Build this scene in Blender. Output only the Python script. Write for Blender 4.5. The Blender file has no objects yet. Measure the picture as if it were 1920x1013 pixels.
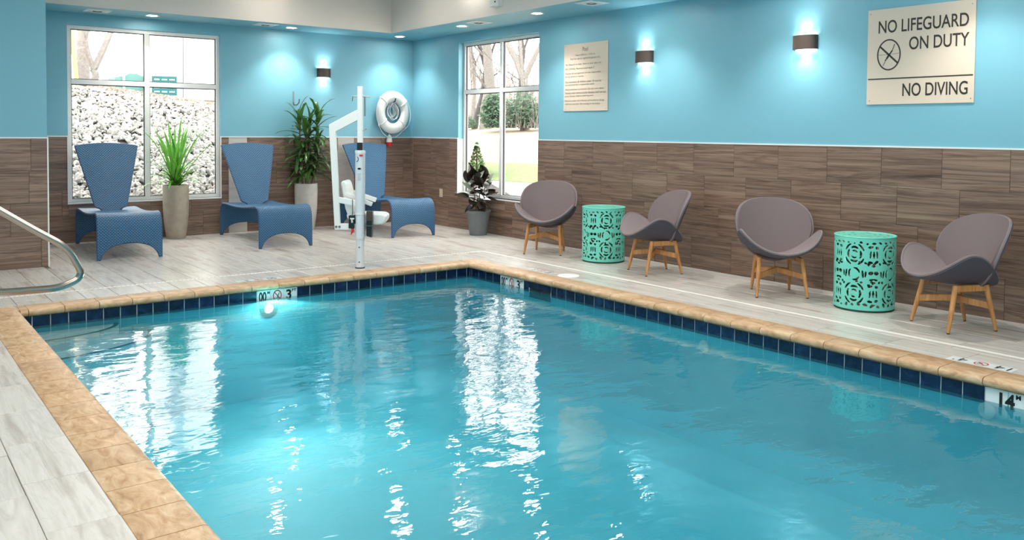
import bpy, bmesh, math, random
from mathutils import Vector, Matrix, noise
random.seed(7)
sc = bpy.context.scene
COL = sc.collection
PI = math.pi

# ------------------------------------------------------------------ camera
cd = bpy.data.cameras.new('camera')
cam = bpy.data.objects.new('camera', cd); COL.objects.link(cam)
R_ = Vector((0.792118, -0.610311, 0.008323)); U_ = Vector((0.015651, 0.033942, 0.999301)); F_ = Vector((0.610167, 0.791434, -0.036438))
M = Matrix(((R_.x, U_.x, -F_.x, -8.2465), (R_.y, U_.y, -F_.y, -13.7287), (R_.z, U_.z, -F_.z, 1.6735), (0, 0, 0, 1)))
cam.matrix_world = M
cd.sensor_width = 36.0
cd.lens = 1598.08 * 36 / 1920
cd.shift_x = 0.0
cd.shift_y = -(506.5 - 305.88) / 1920
cd.clip_start = 0.05; cd.clip_end = 300
sc.camera = cam

# ------------------------------------------------------------------ light and exposure
SKY = 5.0
w = bpy.data.worlds.new('overcast'); sc.world = w; w.use_nodes = True
w.node_tree.nodes['Background'].inputs[0].default_value = (1.0, 0.985, 0.965, 1)
w.node_tree.nodes['Background'].inputs[1].default_value = SKY
sc.view_settings.view_transform = 'Standard'; sc.view_settings.look = 'None'
sc.view_settings.gamma = 1.0; sc.view_settings.use_curve_mapping = False
sc.view_settings.exposure = 0.38
DOWN_W = 90      # recessed downlights over the deck
SCONCE_W = 7.5
HALL_W = 80      # added fill lights without fixtures, under the raised ceiling
WARM = (1.0, 0.95, 0.88)

def lamp(name, kind, loc, energy, color=(1, 1, 1), rot=None, size=None, spot=None, blend=0.5, radius=0.05, parent=None):
    l = bpy.data.lights.new(name, kind); l.energy = energy; l.color = color
    if kind == 'AREA':
        l.shape = 'RECTANGLE'; l.size, l.size_y = size
    if kind == 'SPOT':
        l.spot_size = spot; l.spot_blend = blend
    if kind in ('SPOT', 'POINT'):
        l.shadow_soft_size = radius
    o = bpy.data.objects.new(name, l); COL.objects.link(o); o.location = loc
    if rot: o.rotation_euler = rot
    if parent: o.parent = parent
    return o

for i, (x, y) in enumerate([(-4.3, -5.2), (-4.3, -9.4), (-4.3, -13.6), (-8.9, -6.5), (-8.9, -11.0), (-8.9, -15.0)]):
    lamp('hall_fill', 'AREA', (x, y, 3.95), HALL_W, (1.0, 0.95, 0.90), size=(2.4, 2.6))  # unseen fill light added to brighten the room

# ------------------------------------------------------------------ colour and material helpers
def S(r, g, b):
    f = lambda c: (c / 255 / 12.92) if c / 255 <= 0.04045 else ((c / 255 + 0.055) / 1.055) ** 2.4
    return (f(r), f(g), f(b), 1)

def new_mat(name):
    m = bpy.data.materials.new(name); m.use_nodes = True
    nt = m.node_tree
    return m, nt, nt.nodes['Principled BSDF'], nt.nodes['Material Output']

def N(nt, t, **k):
    n = nt.nodes.new(t)
    for a, b in k.items():
        if a in n.inputs.keys() if isinstance(a, str) else False: n.inputs[a].default_value = b
        else: setattr(n, a, b)
    return n

def ramp(nt, fac, stops):
    r = nt.nodes.new('ShaderNodeValToRGB')
    e = r.color_ramp.elements
    e[0].position, e[0].color = stops[0]; e[1].position, e[1].color = stops[-1]
    for p, c in stops[1:-1]:
        q = e.new(p); q.color = c
    nt.links.new(fac, r.inputs[0]); return r.outputs[0]

def flat(name, col, rough=0.5, metal=0.0, nscale=0, nstr=0.0, var=0.0, emit=0, spec=0.5, coat=0):
    """plain surface with a little procedural mottling and relief"""
    m, nt, p, out = new_mat(name)
    p.inputs['Base Color'].default_value = col
    p.inputs['Roughness'].default_value = rough; p.inputs['Metallic'].default_value = metal
    p.inputs['Specular IOR Level'].default_value = spec; p.inputs['Coat Weight'].default_value = coat
    if nscale:
        tc = N(nt, 'ShaderNodeTexCoord'); nz = N(nt, 'ShaderNodeTexNoise'); nz.inputs['Scale'].default_value = nscale; nz.inputs['Detail'].default_value = 4
        nt.links.new(tc.outputs['Object'], nz.inputs['Vector'])
        if var:
            c2 = tuple(c * (1 - var) for c in col[:3]) + (1,); c1 = tuple(min(1, c * (1 + var)) for c in col[:3]) + (1,)
            nt.links.new(ramp(nt, nz.outputs['Fac'], [(0.3, c2), (0.7, c1)]), p.inputs['Base Color'])
        if nstr:
            b = N(nt, 'ShaderNodeBump'); b.inputs['Strength'].default_value = nstr; b.inputs['Distance'].default_value = 0.01
            nt.links.new(nz.outputs['Fac'], b.inputs['Height']); nt.links.new(b.outputs[0], p.inputs['Normal'])
    if emit:
        p.inputs['Emission Color'].default_value = col; p.inputs['Emission Strength'].default_value = emit
    return m

def stone_mat(name, cols, sx, sy, sz, rough, spread=0.10, distort=1.2, detail=6, wave=0.0, bump=0.05, patch=0.0):
    """veined stone; each object gets its own cut of the pattern and its own tone"""
    m, nt, p, out = new_mat(name)
    L = nt.links.new
    tc = N(nt, 'ShaderNodeTexCoord'); oi = N(nt, 'ShaderNodeObjectInfo')
    mul = N(nt, 'ShaderNodeMath', operation='MULTIPLY'); mul.inputs[1].default_value = 57.0; L(oi.outputs['Random'], mul.inputs[0])
    cmb = N(nt, 'ShaderNodeCombineXYZ')
    for i in range(3): L(mul.outputs[0], cmb.inputs[i])
    add = N(nt, 'ShaderNodeVectorMath', operation='ADD'); L(tc.outputs['Object'], add.inputs[0]); L(cmb.outputs[0], add.inputs[1])
    mp = N(nt, 'ShaderNodeMapping'); mp.inputs['Scale'].default_value = (sx, sy, sz); L(add.outputs[0], mp.inputs['Vector'])
    nz = N(nt, 'ShaderNodeTexNoise'); nz.inputs['Scale'].default_value = 1.0; nz.inputs['Detail'].default_value = detail
    nz.inputs['Roughness'].default_value = 0.62; nz.inputs['Distortion'].default_value = distort; L(mp.outputs[0], nz.inputs['Vector'])
    fac = nz.outputs['Fac']
    c = ramp(nt, fac, cols)
    if wave:
        mp2 = N(nt, 'ShaderNodeMapping'); mp2.inputs['Scale'].default_value = (sx * 0.8, sy * 2.6, sz * 2.6); L(add.outputs[0], mp2.inputs['Vector'])
        n2 = N(nt, 'ShaderNodeTexNoise'); n2.inputs['Scale'].default_value = 1; n2.inputs['Detail'].default_value = 3; n2.inputs['Distortion'].default_value = 0.8; L(mp2.outputs[0], n2.inputs['Vector'])
        v = ramp(nt, n2.outputs['Fac'], [(0.47, (1, 1, 1, 1)), (0.5, (1 - wave, 1 - wave, 1 - wave, 1)), (0.53, (1, 1, 1, 1))])
        mx = N(nt, 'ShaderNodeMix', data_type='RGBA', blend_type='MULTIPLY'); mx.inputs[0].default_value = 1
        L(c, mx.inputs[6]); L(v, mx.inputs[7]); c = mx.outputs[2]
    if patch:
        n3 = N(nt, 'ShaderNodeTexNoise'); n3.inputs['Scale'].default_value = 7; n3.inputs['Detail'].default_value = 5; L(add.outputs[0], n3.inputs['Vector'])
        v = ramp(nt, n3.outputs['Fac'], [(0.35, (1 - patch, 1 - patch * 1.2, 1 - patch * 1.5, 1)), (0.65, (1, 1, 1, 1))])
        mx = N(nt, 'ShaderNodeMix', data_type='RGBA', blend_type='MULTIPLY'); mx.inputs[0].default_value = 1
        L(c, mx.inputs[6]); L(v, mx.inputs[7]); c = mx.outputs[2]
    hs = N(nt, 'ShaderNodeHueSaturation'); mr = N(nt, 'ShaderNodeMapRange'); mr.inputs['To Min'].default_value = 1 - spread; mr.inputs['To Max'].default_value = 1 + spread
    L(oi.outputs['Random'], mr.inputs['Value']); L(mr.outputs[0], hs.inputs['Value']); L(c, hs.inputs['Color'])
    L(hs.outputs[0], p.inputs['Base Color'])
    p.inputs['Roughness'].default_value = rough
    b = N(nt, 'ShaderNodeBump'); b.inputs['Strength'].default_value = bump; b.inputs['Distance'].default_value = 0.01
    L(fac, b.inputs['Height']); L(b.outputs[0], p.inputs['Normal'])
    return m

BLUE = flat('teal_blue_paint', S(116, 174, 192), 0.45, nscale=60, nstr=0.02)
GREYP = flat('pale_grey_paint', S(216, 211, 206), 0.7, nscale=60, nstr=0.03)
GROUT = flat('brown_grout', S(150, 132, 120), 0.9)
GROUTL = flat('light_grout', S(112, 102, 94), 0.9)
WTILE = stone_mat('brown_veined_tile', [(0.30, S(84, 64, 53)), (0.40, S(117, 93, 80)), (0.47, S(140, 116, 101)), (0.52, S(106, 83, 70)), (0.60, S(137, 113, 98)), (0.72, S(154, 133, 117))], 0.38, 0.38, 9, 0.36, 0.09, 0.85, wave=0.42)
PTILE = stone_mat('pale_grey_tile', [(0.3, S(176, 168, 160)), (0.5, S(196, 189, 181)), (0.7, S(206, 200, 193))], 1.1, 1.1, 6, 0.38, 0.05)
FTILE = stone_mat('floor_travertine_tile', [(0.28, S(168, 159, 150)), (0.42, S(190, 183, 175)), (0.52, S(206, 201, 195)), (0.60, S(196, 190, 183)), (0.72, S(216, 212, 207))], 11, 3, 0.9, 0.26, 0.045, 0.35, wave=0.06)
COPE = stone_mat('tan_coping_stone', [(0.28, S(160, 122, 86)), (0.42, S(188, 150, 112)), (0.56, S(204, 170, 134)), (0.72, S(220, 194, 164))], 5, 12, 9, 0.48, 0.05, 1.6, patch=0.12, bump=0.2)
NAVY = stone_mat('navy_pool_tile', [(0.3, S(6, 14, 40)), (0.5, S(12, 28, 62)), (0.7, S(26, 50, 88))], 9, 9, 9, 0.16, 0.35, 1.0)
WHITET = flat('white_marker_tile', S(222, 228, 226), 0.25)
WGROUT = flat('pale_pool_grout', S(196, 208, 212), 0.8)
BLACK = flat('black_ink', S(18, 18, 20), 0.4)
RED = flat('red_ink', S(190, 24, 48), 0.4)
DINK = flat('dark_brown_ink', S(44, 36, 30), 0.5)
TRIM = flat('white_trim', S(226, 226, 224), 0.4)
ALU = flat('white_window_frame', S(226, 226, 224), 0.35, nscale=40, nstr=0.01)
GASK = flat('dark_gasket', S(66, 66, 68), 0.6)
SIGNM = flat('beige_sign_panel', S(212, 197, 180), 0.5)
STEEL = flat('stainless_steel', S(168, 158, 148), 0.2, 1.0)
CHROME = flat('bolt_metal', S(150, 148, 146), 0.3, 1.0)
WOOD = stone_mat('oak_wood', [(0.3, S(166, 106, 56)), (0.5, S(196, 136, 80)), (0.7, S(214, 158, 102))], 30, 30, 3, 0.42, 0.05, 0.6, bump=0.05)
FAB = flat('mauve_grey_fabric', S(126, 113, 115), 0.8, nscale=500, nstr=0.25, var=0.08)
FAB2 = flat('mauve_fabric_shaded', S(114, 100, 101), 0.8, nscale=500, nstr=0.25, var=0.08)  # cushion fabric toned darker on the back, standing for contact shade
FABD = flat('charcoal_fabric', S(74, 70, 80), 0.75, nscale=500, nstr=0.25, var=0.08)
FOOT = flat('dark_glide', S(40, 34, 32), 0.6)
TEAL = flat('turquoise_enamel', S(112, 212, 192), 0.32, coat=0.3)
TEALIN = flat('inner_enamel_shaded', S(34, 78, 70), 0.6)  # drum interior coloured dark to stand for the shade inside
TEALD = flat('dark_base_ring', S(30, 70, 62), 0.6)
BRONZE = flat('bronze_lamp_shell', S(78, 66, 60), 0.45, 0.3)
WHITE = flat('white_plastic', S(232, 232, 230), 0.35)
POWD = flat('white_powder_coat', S(214, 218, 222), 0.35)
BLACKP = flat('black_plastic', S(22, 22, 26), 0.4)
BROWNP = flat('brown_battery_case', S(74, 52, 46), 0.4)
ROPE = flat('white_rope', S(228, 226, 226), 0.8)
REDP = flat('red_float', S(214, 36, 30), 0.4)
CONC = flat('beige_concrete', S(158, 148, 134), 0.75, nscale=9, nstr=0.15, var=0.14)
CONCG = flat('pale_grey_concrete', S(178, 174, 168), 0.75, nscale=9, nstr=0.15, var=0.10)
BUCK = flat('grey_ribbed_pot', S(106, 112, 114), 0.5, nscale=14, var=0.06)
SOIL = flat('potting_soil', S(40, 30, 24), 0.95, nscale=60, nstr=0.5, var=0.3)
STEM = flat('plant_cane', S(116, 104, 72), 0.7, nscale=30, nstr=0.2, var=0.15)

def leaf_mat(name, a, b, rough=0.35, transl=0.25):
    m, nt, p, out = new_mat(name); L = nt.links.new
    tc = N(nt, 'ShaderNodeTexCoord'); oi = N(nt, 'ShaderNodeObjectInfo')
    nz = N(nt, 'ShaderNodeTexNoise'); nz.inputs['Scale'].default_value = 6; L(tc.outputs['Object'], nz.inputs['Vector'])
    ad = N(nt, 'ShaderNodeMath', operation='ADD'); L(nz.outputs['Fac'], ad.inputs[0]); L(oi.outputs['Random'], ad.inputs[1])
    ml = N(nt, 'ShaderNodeMath', operation='MULTIPLY'); L(ad.outputs[0], ml.inputs[0]); ml.inputs[1].default_value = 0.5
    L(ramp(nt, ml.outputs[0], [(0.2, a), (0.8, b)]), p.inputs['Base Color'])
    p.inputs['Roughness'].default_value = rough
    tr = N(nt, 'ShaderNodeBsdfTranslucent'); tr.inputs[0].default_value = b
    mx = N(nt, 'ShaderNodeMixShader'); mx.inputs[0].default_value = transl
    L(p.outputs[0], mx.inputs[1]); L(tr.outputs[0], mx.inputs[2]); L(mx.outputs[0], out.inputs[0])
    return m
LEAF1 = leaf_mat('bright_green_leaf', S(58, 128, 38), S(120, 186, 74))
LEAF2 = leaf_mat('dark_green_leaf', S(28, 62, 28), S(74, 118, 50))
LEAF3 = leaf_mat('dark_rubber_leaf', S(24, 22, 20), S(52, 44, 36), 0.18, 0.04)
LEAF3B = leaf_mat('pale_leaf_underside', S(120, 136, 122), S(166, 180, 160), 0.4, 0.1)

def wicker_mat():
    m, nt, p, out = new_mat('blue_wicker'); L = nt.links.new
    uv = N(nt, 'ShaderNodeUVMap'); sep = N(nt, 'ShaderNodeSeparateXYZ'); L(uv.outputs[0], sep.inputs[0])
    def mth(op, a, b=None):
        n = N(nt, 'ShaderNodeMath', operation=op)
        for i, v in enumerate((a, b)):
            if v is None: continue
            if isinstance(v, (int, float)): n.inputs[i].default_value = v
            else: L(v, n.inputs[i])
        return n.outputs[0]
    row = mth('MULTIPLY', sep.outputs[1], 1 / 0.018)
    rowi = mth('FLOOR', row); par = mth('MODULO', rowi, 2.0)
    u = mth('ADD', mth('MULTIPLY', sep.outputs[0], 1 / 0.036), mth('MULTIPLY', par, 0.5))
    fu = mth('ABSOLUTE', mth('SUBTRACT', mth('FRACT', u), 0.5)); fv = mth('ABSOLUTE', mth('SUBTRACT', mth('FRACT', row), 0.5))
    h = mth('SUBTRACT', 1.0, mth('ADD', mth('POWER', mth('MULTIPLY', fu, 2.1), 3.0), mth('POWER', mth('MULTIPLY', fv, 2.0), 2.5)))
    h = mth('MAXIMUM', h, 0.0)
    L(ramp(nt, h, [(0.0, S(14, 36, 60)), (0.35, S(34, 82, 120)), (0.9, S(60, 122, 164))]), p.inputs['Base Color'])  # strand highlights and shaded weave gaps are put into the colour
    p.inputs['Roughness'].default_value = 0.4
    b = N(nt, 'ShaderNodeBump'); b.inputs['Strength'].default_value = 0.7; b.inputs['Distance'].default_value = 0.006
    L(h, b.inputs['Height']); L(b.outputs[0], p.inputs['Normal'])
    return m
WICK = wicker_mat()
WICKE = flat('blue_wicker_edge', S(42, 78, 118), 0.5, nscale=120, nstr=0.4, var=0.2)

def glass_mat():
    m, nt, p, out = new_mat('window_glass'); nt.nodes.remove(p); L = nt.links.new
    t = N(nt, 'ShaderNodeBsdfTransparent'); t.inputs[0].default_value = (0.97, 0.99, 0.98, 1)
    g = N(nt, 'ShaderNodeBsdfGlossy'); g.inputs['Roughness'].default_value = 0.02
    mx = N(nt, 'ShaderNodeMixShader'); mx.inputs[0].default_value = 0.03
    L(t.outputs[0], mx.inputs[1]); L(g.outputs[0], mx.inputs[2]); L(mx.outputs[0], out.inputs[0])
    return m
GLASS = glass_mat()

def water_mat():
    m, nt, p, out = new_mat('pool_water'); nt.nodes.remove(p); L = nt.links.new
    tc = N(nt, 'ShaderNodeTexCoord')
    def nz(scale, detail, rot, sx, sy, dist=0.3):
        mp = N(nt, 'ShaderNodeMapping'); mp.inputs['Rotation'].default_value = (0, 0, rot); mp.inputs['Scale'].default_value = (sx, sy, 1)
        L(tc.outputs['Object'], mp.inputs['Vector'])
        n = N(nt, 'ShaderNodeTexNoise'); n.inputs['Scale'].default_value = scale; n.inputs['Detail'].default_value = detail; n.inputs['Distortion'].default_value = dist
        L(mp.outputs[0], n.inputs['Vector']); return n.outputs['Fac']
    a = nz(2.2, 1.5, 0.65, 1.0, 1.7); b = nz(9.0, 2.0, 0.65, 0.8, 1.6, 0.6)
    b1 = N(nt, 'ShaderNodeBump'); b1.inputs['Strength'].default_value = 1.0; b1.inputs['Distance'].default_value = 0.009; L(a, b1.inputs['Height'])
    b2 = N(nt, 'ShaderNodeBump'); b2.inputs['Strength'].default_value = 1.0; b2.inputs['Distance'].default_value = 0.0018; L(b, b2.inputs['Height']); L(b1.outputs[0], b2.inputs['Normal'])
    body = ramp(nt, nz(0.5, 3, 0.4, 1, 1.2, 1.0), [(0.3, S(58, 172, 196)), (0.7, S(92, 204, 218))])
    df = N(nt, 'ShaderNodeBsdfDiffuse'); L(body, df.inputs[0])
    tl = N(nt, 'ShaderNodeBsdfTranslucent'); L(body, tl.inputs[0])
    cl = N(nt, 'ShaderNodeMixShader'); cl.inputs[0].default_value = 0.5; L(df.outputs[0], cl.inputs[1]); L(tl.outputs[0], cl.inputs[2])
    tr = N(nt, 'ShaderNodeBsdfTransparent'); tr.inputs[0].default_value = (0.80, 0.95, 0.97, 1)
    m1 = N(nt, 'ShaderNodeMixShader'); m1.inputs[0].default_value = 0.74; L(cl.outputs[0], m1.inputs[1]); L(tr.outputs[0], m1.inputs[2])
    gl = N(nt, 'ShaderNodeBsdfGlossy'); gl.inputs['Roughness'].default_value = 0.015; L(b2.outputs[0], gl.inputs['Normal'])
    fr = N(nt, 'ShaderNodeFresnel'); fr.inputs['IOR'].default_value = 1.78; L(b2.outputs[0], fr.inputs['Normal'])
    m2 = N(nt, 'ShaderNodeMixShader'); L(fr.outputs[0], m2.inputs[0]); L(m1.outputs[0], m2.inputs[1]); L(gl.outputs[0], m2.inputs[2])
    L(m2.outputs[0], out.inputs[0])
    return m
WATER = water_mat()
BASIN = flat('aqua_pool_plaster', S(112, 206, 222), 0.7, nscale=3, var=0.06)
STEPM = flat('pale_step_plaster', S(236, 238, 236), 0.7)

# ------------------------------------------------------------------ mesh helpers
class MB:
    def __init__(s): s.v = []; s.f = []; s.m = []; s.uv = None
    def add(s, vs, fs, mi=0, T=None):
        o = len(s.v)
        s.v += [tuple(T @ Vector(v)) if T else tuple(v) for v in vs]
        s.f += [tuple(i + o for i in f) for f in fs]; s.m += [mi] * len(fs); return s
    def box(s, x0, x1, y0, y1, z0, z1, mi=0, T=None):
        vs = [(x, y, z) for x in (x0, x1) for y in (y0, y1) for z in (z0, z1)]
        fs = [(0, 1, 3, 2), (4, 6, 7, 5), (0, 4, 5, 1), (2, 3, 7, 6), (0, 2, 6, 4), (1, 5, 7, 3)]
        return s.add(vs, fs, mi, T)
    def tube(s, pts, r, n=8, mi=0, caps=True, closed=False):
        pts = [Vector(p) for p in pts]; k = len(pts)
        rr = r if isinstance(r, (list, tuple)) else [r] * k
        vs = []; prev = None
        for i, p in enumerate(pts):
            if closed: d = pts[(i + 1) % k] - pts[i - 1]
            else: d = pts[min(i + 1, k - 1)] - pts[max(i - 1, 0)]
            d.normalize()
            if prev is None:
                a = d.cross(Vector((0, 0, 1)))
                if a.length < 1e-3: a = d.cross(Vector((1, 0, 0)))
                a.normalize()
            else:
                a = prev - d * prev.dot(d); a.normalize()
            prev = a; b = d.cross(a)
            for j in range(n):
                t = 2 * PI * j / n; q = p + (a * math.cos(t) + b * math.sin(t)) * rr[i]; vs.append(tuple(q))
        fs = []
        for i in range(k if closed else k - 1):
            for j in range(n):
                a0 = i * n + j; a1 = i * n + (j + 1) % n; b0 = ((i + 1) % k) * n + j; b1 = ((i + 1) % k) * n + (j + 1) % n
                fs.append((a0, a1, b1, b0))
        if caps and not closed:
            fs.append(tuple(range(n))[::-1]); fs.append(tuple((k - 1) * n + j for j in range(n)))
        return s.add(vs, fs, mi)
    def lathe(s, prof, n=32, c=(0, 0, 0), mi=0, T=None, caps=True):
        vs = []; fs = []
        for r, z in prof:
            for j in range(n):
                t = 2 * PI * j / n; vs.append((c[0] + r * math.cos(t), c[1] + r * math.sin(t), c[2] + z))
        for i in range(len(prof) - 1):
            for j in range(n):
                fs.append((i * n + j, i * n + (j + 1) % n, (i + 1) * n + (j + 1) % n, (i + 1) * n + j))
        if caps and prof[0][0] > 1e-6: fs.append(tuple(range(n))[::-1])
        if caps and prof[-1][0] > 1e-6: fs.append(tuple((len(prof) - 1) * n + j for j in range(n)))
        return s.add(vs, fs, mi, T)
    def build(s, name, mats, parent=None, smooth=False, loc=None, bevel=0):
        me = bpy.data.meshes.new(name); me.from_pydata(s.v, [], s.f)
        for m in (mats if isinstance(mats, (list, tuple)) else [mats]): me.materials.append(m)
        for p, mi in zip(me.polygons, s.m): p.material_index = mi
        if s.uv:
            l = me.uv_layers.new(name='UVMap')
            for lp in me.loops: l.data[lp.index].uv = s.uv[lp.vertex_index]
        bm = bmesh.new(); bm.from_mesh(me)
        if not s.uv: bmesh.ops.remove_doubles(bm, verts=bm.verts, dist=1e-5)
        bmesh.ops.recalc_face_normals(bm, faces=bm.faces); bm.to_mesh(me); bm.free()
        me.update()
        if smooth:
            for p in me.polygons: p.use_smooth = True
            try: me.set_sharp_from_angle(angle=math.radians(40))
            except Exception: pass
        return link(name, me, parent, loc, bevel)

def link(name, me, parent=None, loc=None, bevel=0, rz=None):
    o = bpy.data.objects.new(name, me); COL.objects.link(o)
    if parent: o.parent = parent
    if loc: o.location = loc
    if rz is not None: o.rotation_euler = (0, 0, rz)
    if bevel:
        b = o.modifiers.new('bevel', 'BEVEL'); b.width = bevel; b.segments = 2; b.limit_method = 'ANGLE'
    return o

def tag(o, label=None, cat=None, group=None, kind=None):
    if label: o['label'] = label
    if cat: o['category'] = cat
    if group: o['group'] = group
    if kind: o['kind'] = kind
    return o

def thing(name, label, cat, loc=(0, 0, 0), rz=0, group=None):
    o = bpy.data.objects.new(name, None); COL.objects.link(o); o.empty_display_size = 0.1
    o.location = loc; o.rotation_euler = (0, 0, rz)
    return tag(o, label, cat, group)

def struct(o, label=None): return tag(o, label, None, None, 'structure')

def copy_tree(o, parent=None):
    c = o.copy(); COL.objects.link(c)
    if parent: c.parent = parent
    for ch in list(o.children): copy_tree(ch, c)
    return c

def text_obj(name, s, mat, parent, x0, x1, z0, z1, face, off, thick=0.0015, align_h=True, matrix=None, bold=0.0):
    """lettering laid on a surface. face 'R' right wall (reads along -y), 'B' back wall (reads along +x)"""
    cu = bpy.data.curves.new(name, 'FONT'); cu.body = s; cu.size = 1; cu.extrude = 0; cu.offset = bold
    ob = bpy.data.objects.new('tmp', cu); COL.objects.link(ob)
    bpy.context.view_layer.update()
    me = bpy.data.meshes.new_from_object(ob.evaluated_get(bpy.context.evaluated_depsgraph_get()))
    bpy.data.objects.remove(ob); bpy.data.curves.remove(cu)
    xs = [v.co.x for v in me.vertices]; ys = [v.co.y for v in me.vertices]
    ax, bx, ay, by = min(xs), max(xs), min(ys), max(ys)
    for v in me.vertices:
        u = (v.co.x - ax) / (bx - ax); t = (v.co.y - ay) / (by - ay)
        h = x0 + u * (x1 - x0); z = z0 + t * (z1 - z0)
        v.co = (off, h, z) if face == 'R' else (h, off, z)
        if matrix: v.co = matrix(h, z)
    me.materials.clear(); me.materials.append(mat)
    return link(name, me, parent)

# ------------------------------------------------------------------ room shell
H = 1.549; HC = 3.352; TOP = 4.0; ST = 2e-3
XL, YB = -11.0, -16.5   # unseen left and rear walls
def wall_boxes(mb, axis, a0, a1, holes, zt, d0, d1):
    """slab along an axis with rectangular holes; lower part grout, upper part paint"""
    hs = sorted(holes); cur = a0; spans = []
    for (h0, h1, z0, z1) in hs:
        spans.append((cur, h0, [(-.2, zt)])); spans.append((h0, h1, [(-.2, z0), (z1, zt)])); cur = h1
    spans.append((cur, a1, [(-.2, zt)]))
    for s0, s1, zz in spans:
        for z0, z1 in zz:
            for q0, q1, mi in ((z0, min(z1, H), 1), (max(z0, H), z1, 0)):
                if q1 - q0 > 1e-4:
                    if axis == 'y': mb.box(d0, d1, s0, s1, q0, q1, mi)
                    else: mb.box(s0, s1, d0, d1, q0, q1, mi)
W1 = (-5.80, -3.59, 0.585, 3.175)     # back window x0,x1,z0,z1
W2 = (-3.685, -1.505, 0.585, 3.195)   # right window y0,y1,z0,z1
mb = MB(); wall_boxes(mb, 'x', XL, 0.2, [W1], HC + .05, 0.0, 0.2); wall_back = struct(mb.build('wall_back', [BLUE, GROUT]))
mb = MB(); wall_boxes(mb, 'y', YB, 0.0, [W2], HC + .05, 0.0, 0.2); wall_right = struct(mb.build('wall_right', [BLUE, GROUT]))
mb = MB(); mb.box(XL - .2, XL, YB, 0, -.2, TOP + .3); wall_left = struct(mb.build('wall_left', [BLUE]))
mb = MB(); mb.box(XL - .2, .2, YB - .2, YB, -.2, TOP + .3); struct(mb.build('wall_front', [BLUE]))
# soffit (blue underside) with its pale fascia, raised ceiling above
SX, SY = -0.915, -0.80
mb = MB()
mb.box(XL, 0.0, SY, 0.0, HC, HC + .05, 0); mb.box(SX, 0.0, YB, SY, HC, HC + .05, 0)
mb.box(XL, SX - .02, SY - .02, SY, HC, HC + .012, 1); mb.box(SX - .02, SX, YB, SY, HC, HC + .012, 1)
mb.box(XL, SX - .02, SY - .02, SY, HC + .012, TOP, 1); mb.box(SX - .02, SX, YB, SY, HC + .012, TOP, 1)
struct(mb.build('ceiling_soffit', [BLUE, GREYP]))
mb = MB(); mb.box(XL, .2, YB, .2, TOP, TOP + .1); struct(mb.build('ceiling', [GREYP]))
# boxed column at the left
CX, CY = -6.415, -2.184
mb = MB(); mb.box(XL, CX, CY, 0.0, -.005, H, 1); mb.box(XL, CX, CY, 0.0, H, HC, 0); wcol = struct(mb.build('wall_recess', [BLUE, GROUT]))
mb = MB(); mb.box(XL, CX, CY, SY - .02, HC, TOP, 0); struct(mb.build('wall_recess_top', [BLUE]))
# trims
mb = MB(); mb.box(CX, W1[0], -.012, 0, H, H + .016); mb.box(W1[1], -.012, -.012, 0, H, H + .016); struct(mb.build('trim_1', TRIM))
mb = MB(); mb.box(-.012, 0, W2[1], 0, H, H + .016); mb.box(-.012, 0, YB, W2[0], H, H + .016); struct(mb.build('trim_2', TRIM))
mb = MB(); mb.box(XL, CX + .012, CY - .012, CY, H, H + .016); mb.box(CX, CX + .012, CY, 0, H, H + .016); struct(mb.build('trim_3', TRIM))
mb = MB(); mb.box(CX - .004, CX + .012, CY - .014, CY, 0, H); struct(mb.build('trim_4', TRIM))
mb = MB(); mb.box(-.012, .0, W2[1], W2[1] + .012, W2[2], H); mb.box(-.004, 0.1, W2[1] - .004, W2[1], W2[2], H); struct(mb.build('trim_5', TRIM))

# wall tiles, each its own object
_tm = {}
def tile_mesh(L_, D_, H_, mat, bev=0.0):
    k = (round(L_, 3), round(D_, 3), round(H_, 3), mat.name)
    if k not in _tm:
        mb = MB(); c = min(.0025, L_ / 4); t = 0.002
        a, b, h = L_ / 2, D_, H_ / 2
        vs = [(-a, 0, -h), (a, 0, -h), (a, 0, h), (-a, 0, h), (-a, -b + t, -h), (a, -b + t, -h), (a, -b + t, h), (-a, -b + t, h),
              (-a + c, -b, -h + c), (a - c, -b, -h + c), (a - c, -b, h - c), (-a + c, -b, h - c)]
        fs = [(0, 1, 5, 4), (1, 2, 6, 5), (2, 3, 7, 6), (3, 0, 4, 7), (4, 5, 9, 8), (5, 6, 10, 9), (6, 7, 11, 10), (7, 4, 8, 11), (8, 9, 10, 11)]
        mb.add(vs, fs)
        me = bpy.data.meshes.new('tile'); me.from_pydata(mb.v, [], mb.f); me.materials.append(mat); me.update(); _tm[k] = me
    return _tm[k]
G = 0.003
RH = H / 4
def tile_row(parent, axis, depth, z0, z1, a0, a1, anchor, pitch, holes, mat, out):
    """tiles along a wall; axis 'x' faces -y, axis 'y' faces -x"""
    k = math.floor((a0 - anchor) / pitch)
    while anchor + k * pitch < a1 - 1e-6:
        t0, t1 = max(a0, anchor + k * pitch), min(a1, anchor + (k + 1) * pitch); k += 1
        segs = [(t0, t1, z0, z1)]
        for (h0, h1, hz0, hz1) in holes:
            ns = []
            for (s0, s1, q0, q1) in segs:
                if s1 <= h0 or s0 >= h1 or q1 <= hz0 or q0 >= hz1: ns.append((s0, s1, q0, q1)); continue
                if s0 < h0: ns.append((s0, h0, q0, q1))
                if s1 > h1: ns.append((h1, s1, q0, q1))
                if q0 < hz0: ns.append((max(s0, h0), min(s1, h1), q0, hz0))
            segs = ns
        for (s0, s1, q0, q1) in segs:
            if s1 - s0 < .02 or q1 - q0 < .02: continue
            me = tile_mesh(s1 - s0 - G, .008, q1 - q0 - G, mat)
            c = (s0 + s1) / 2; z = (q0 + q1) / 2
            if axis == 'x': link('tile', me, parent, (c, out, z))
            else: link('tile', me, parent, (out, c, z), rz=-PI / 2)
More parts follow.
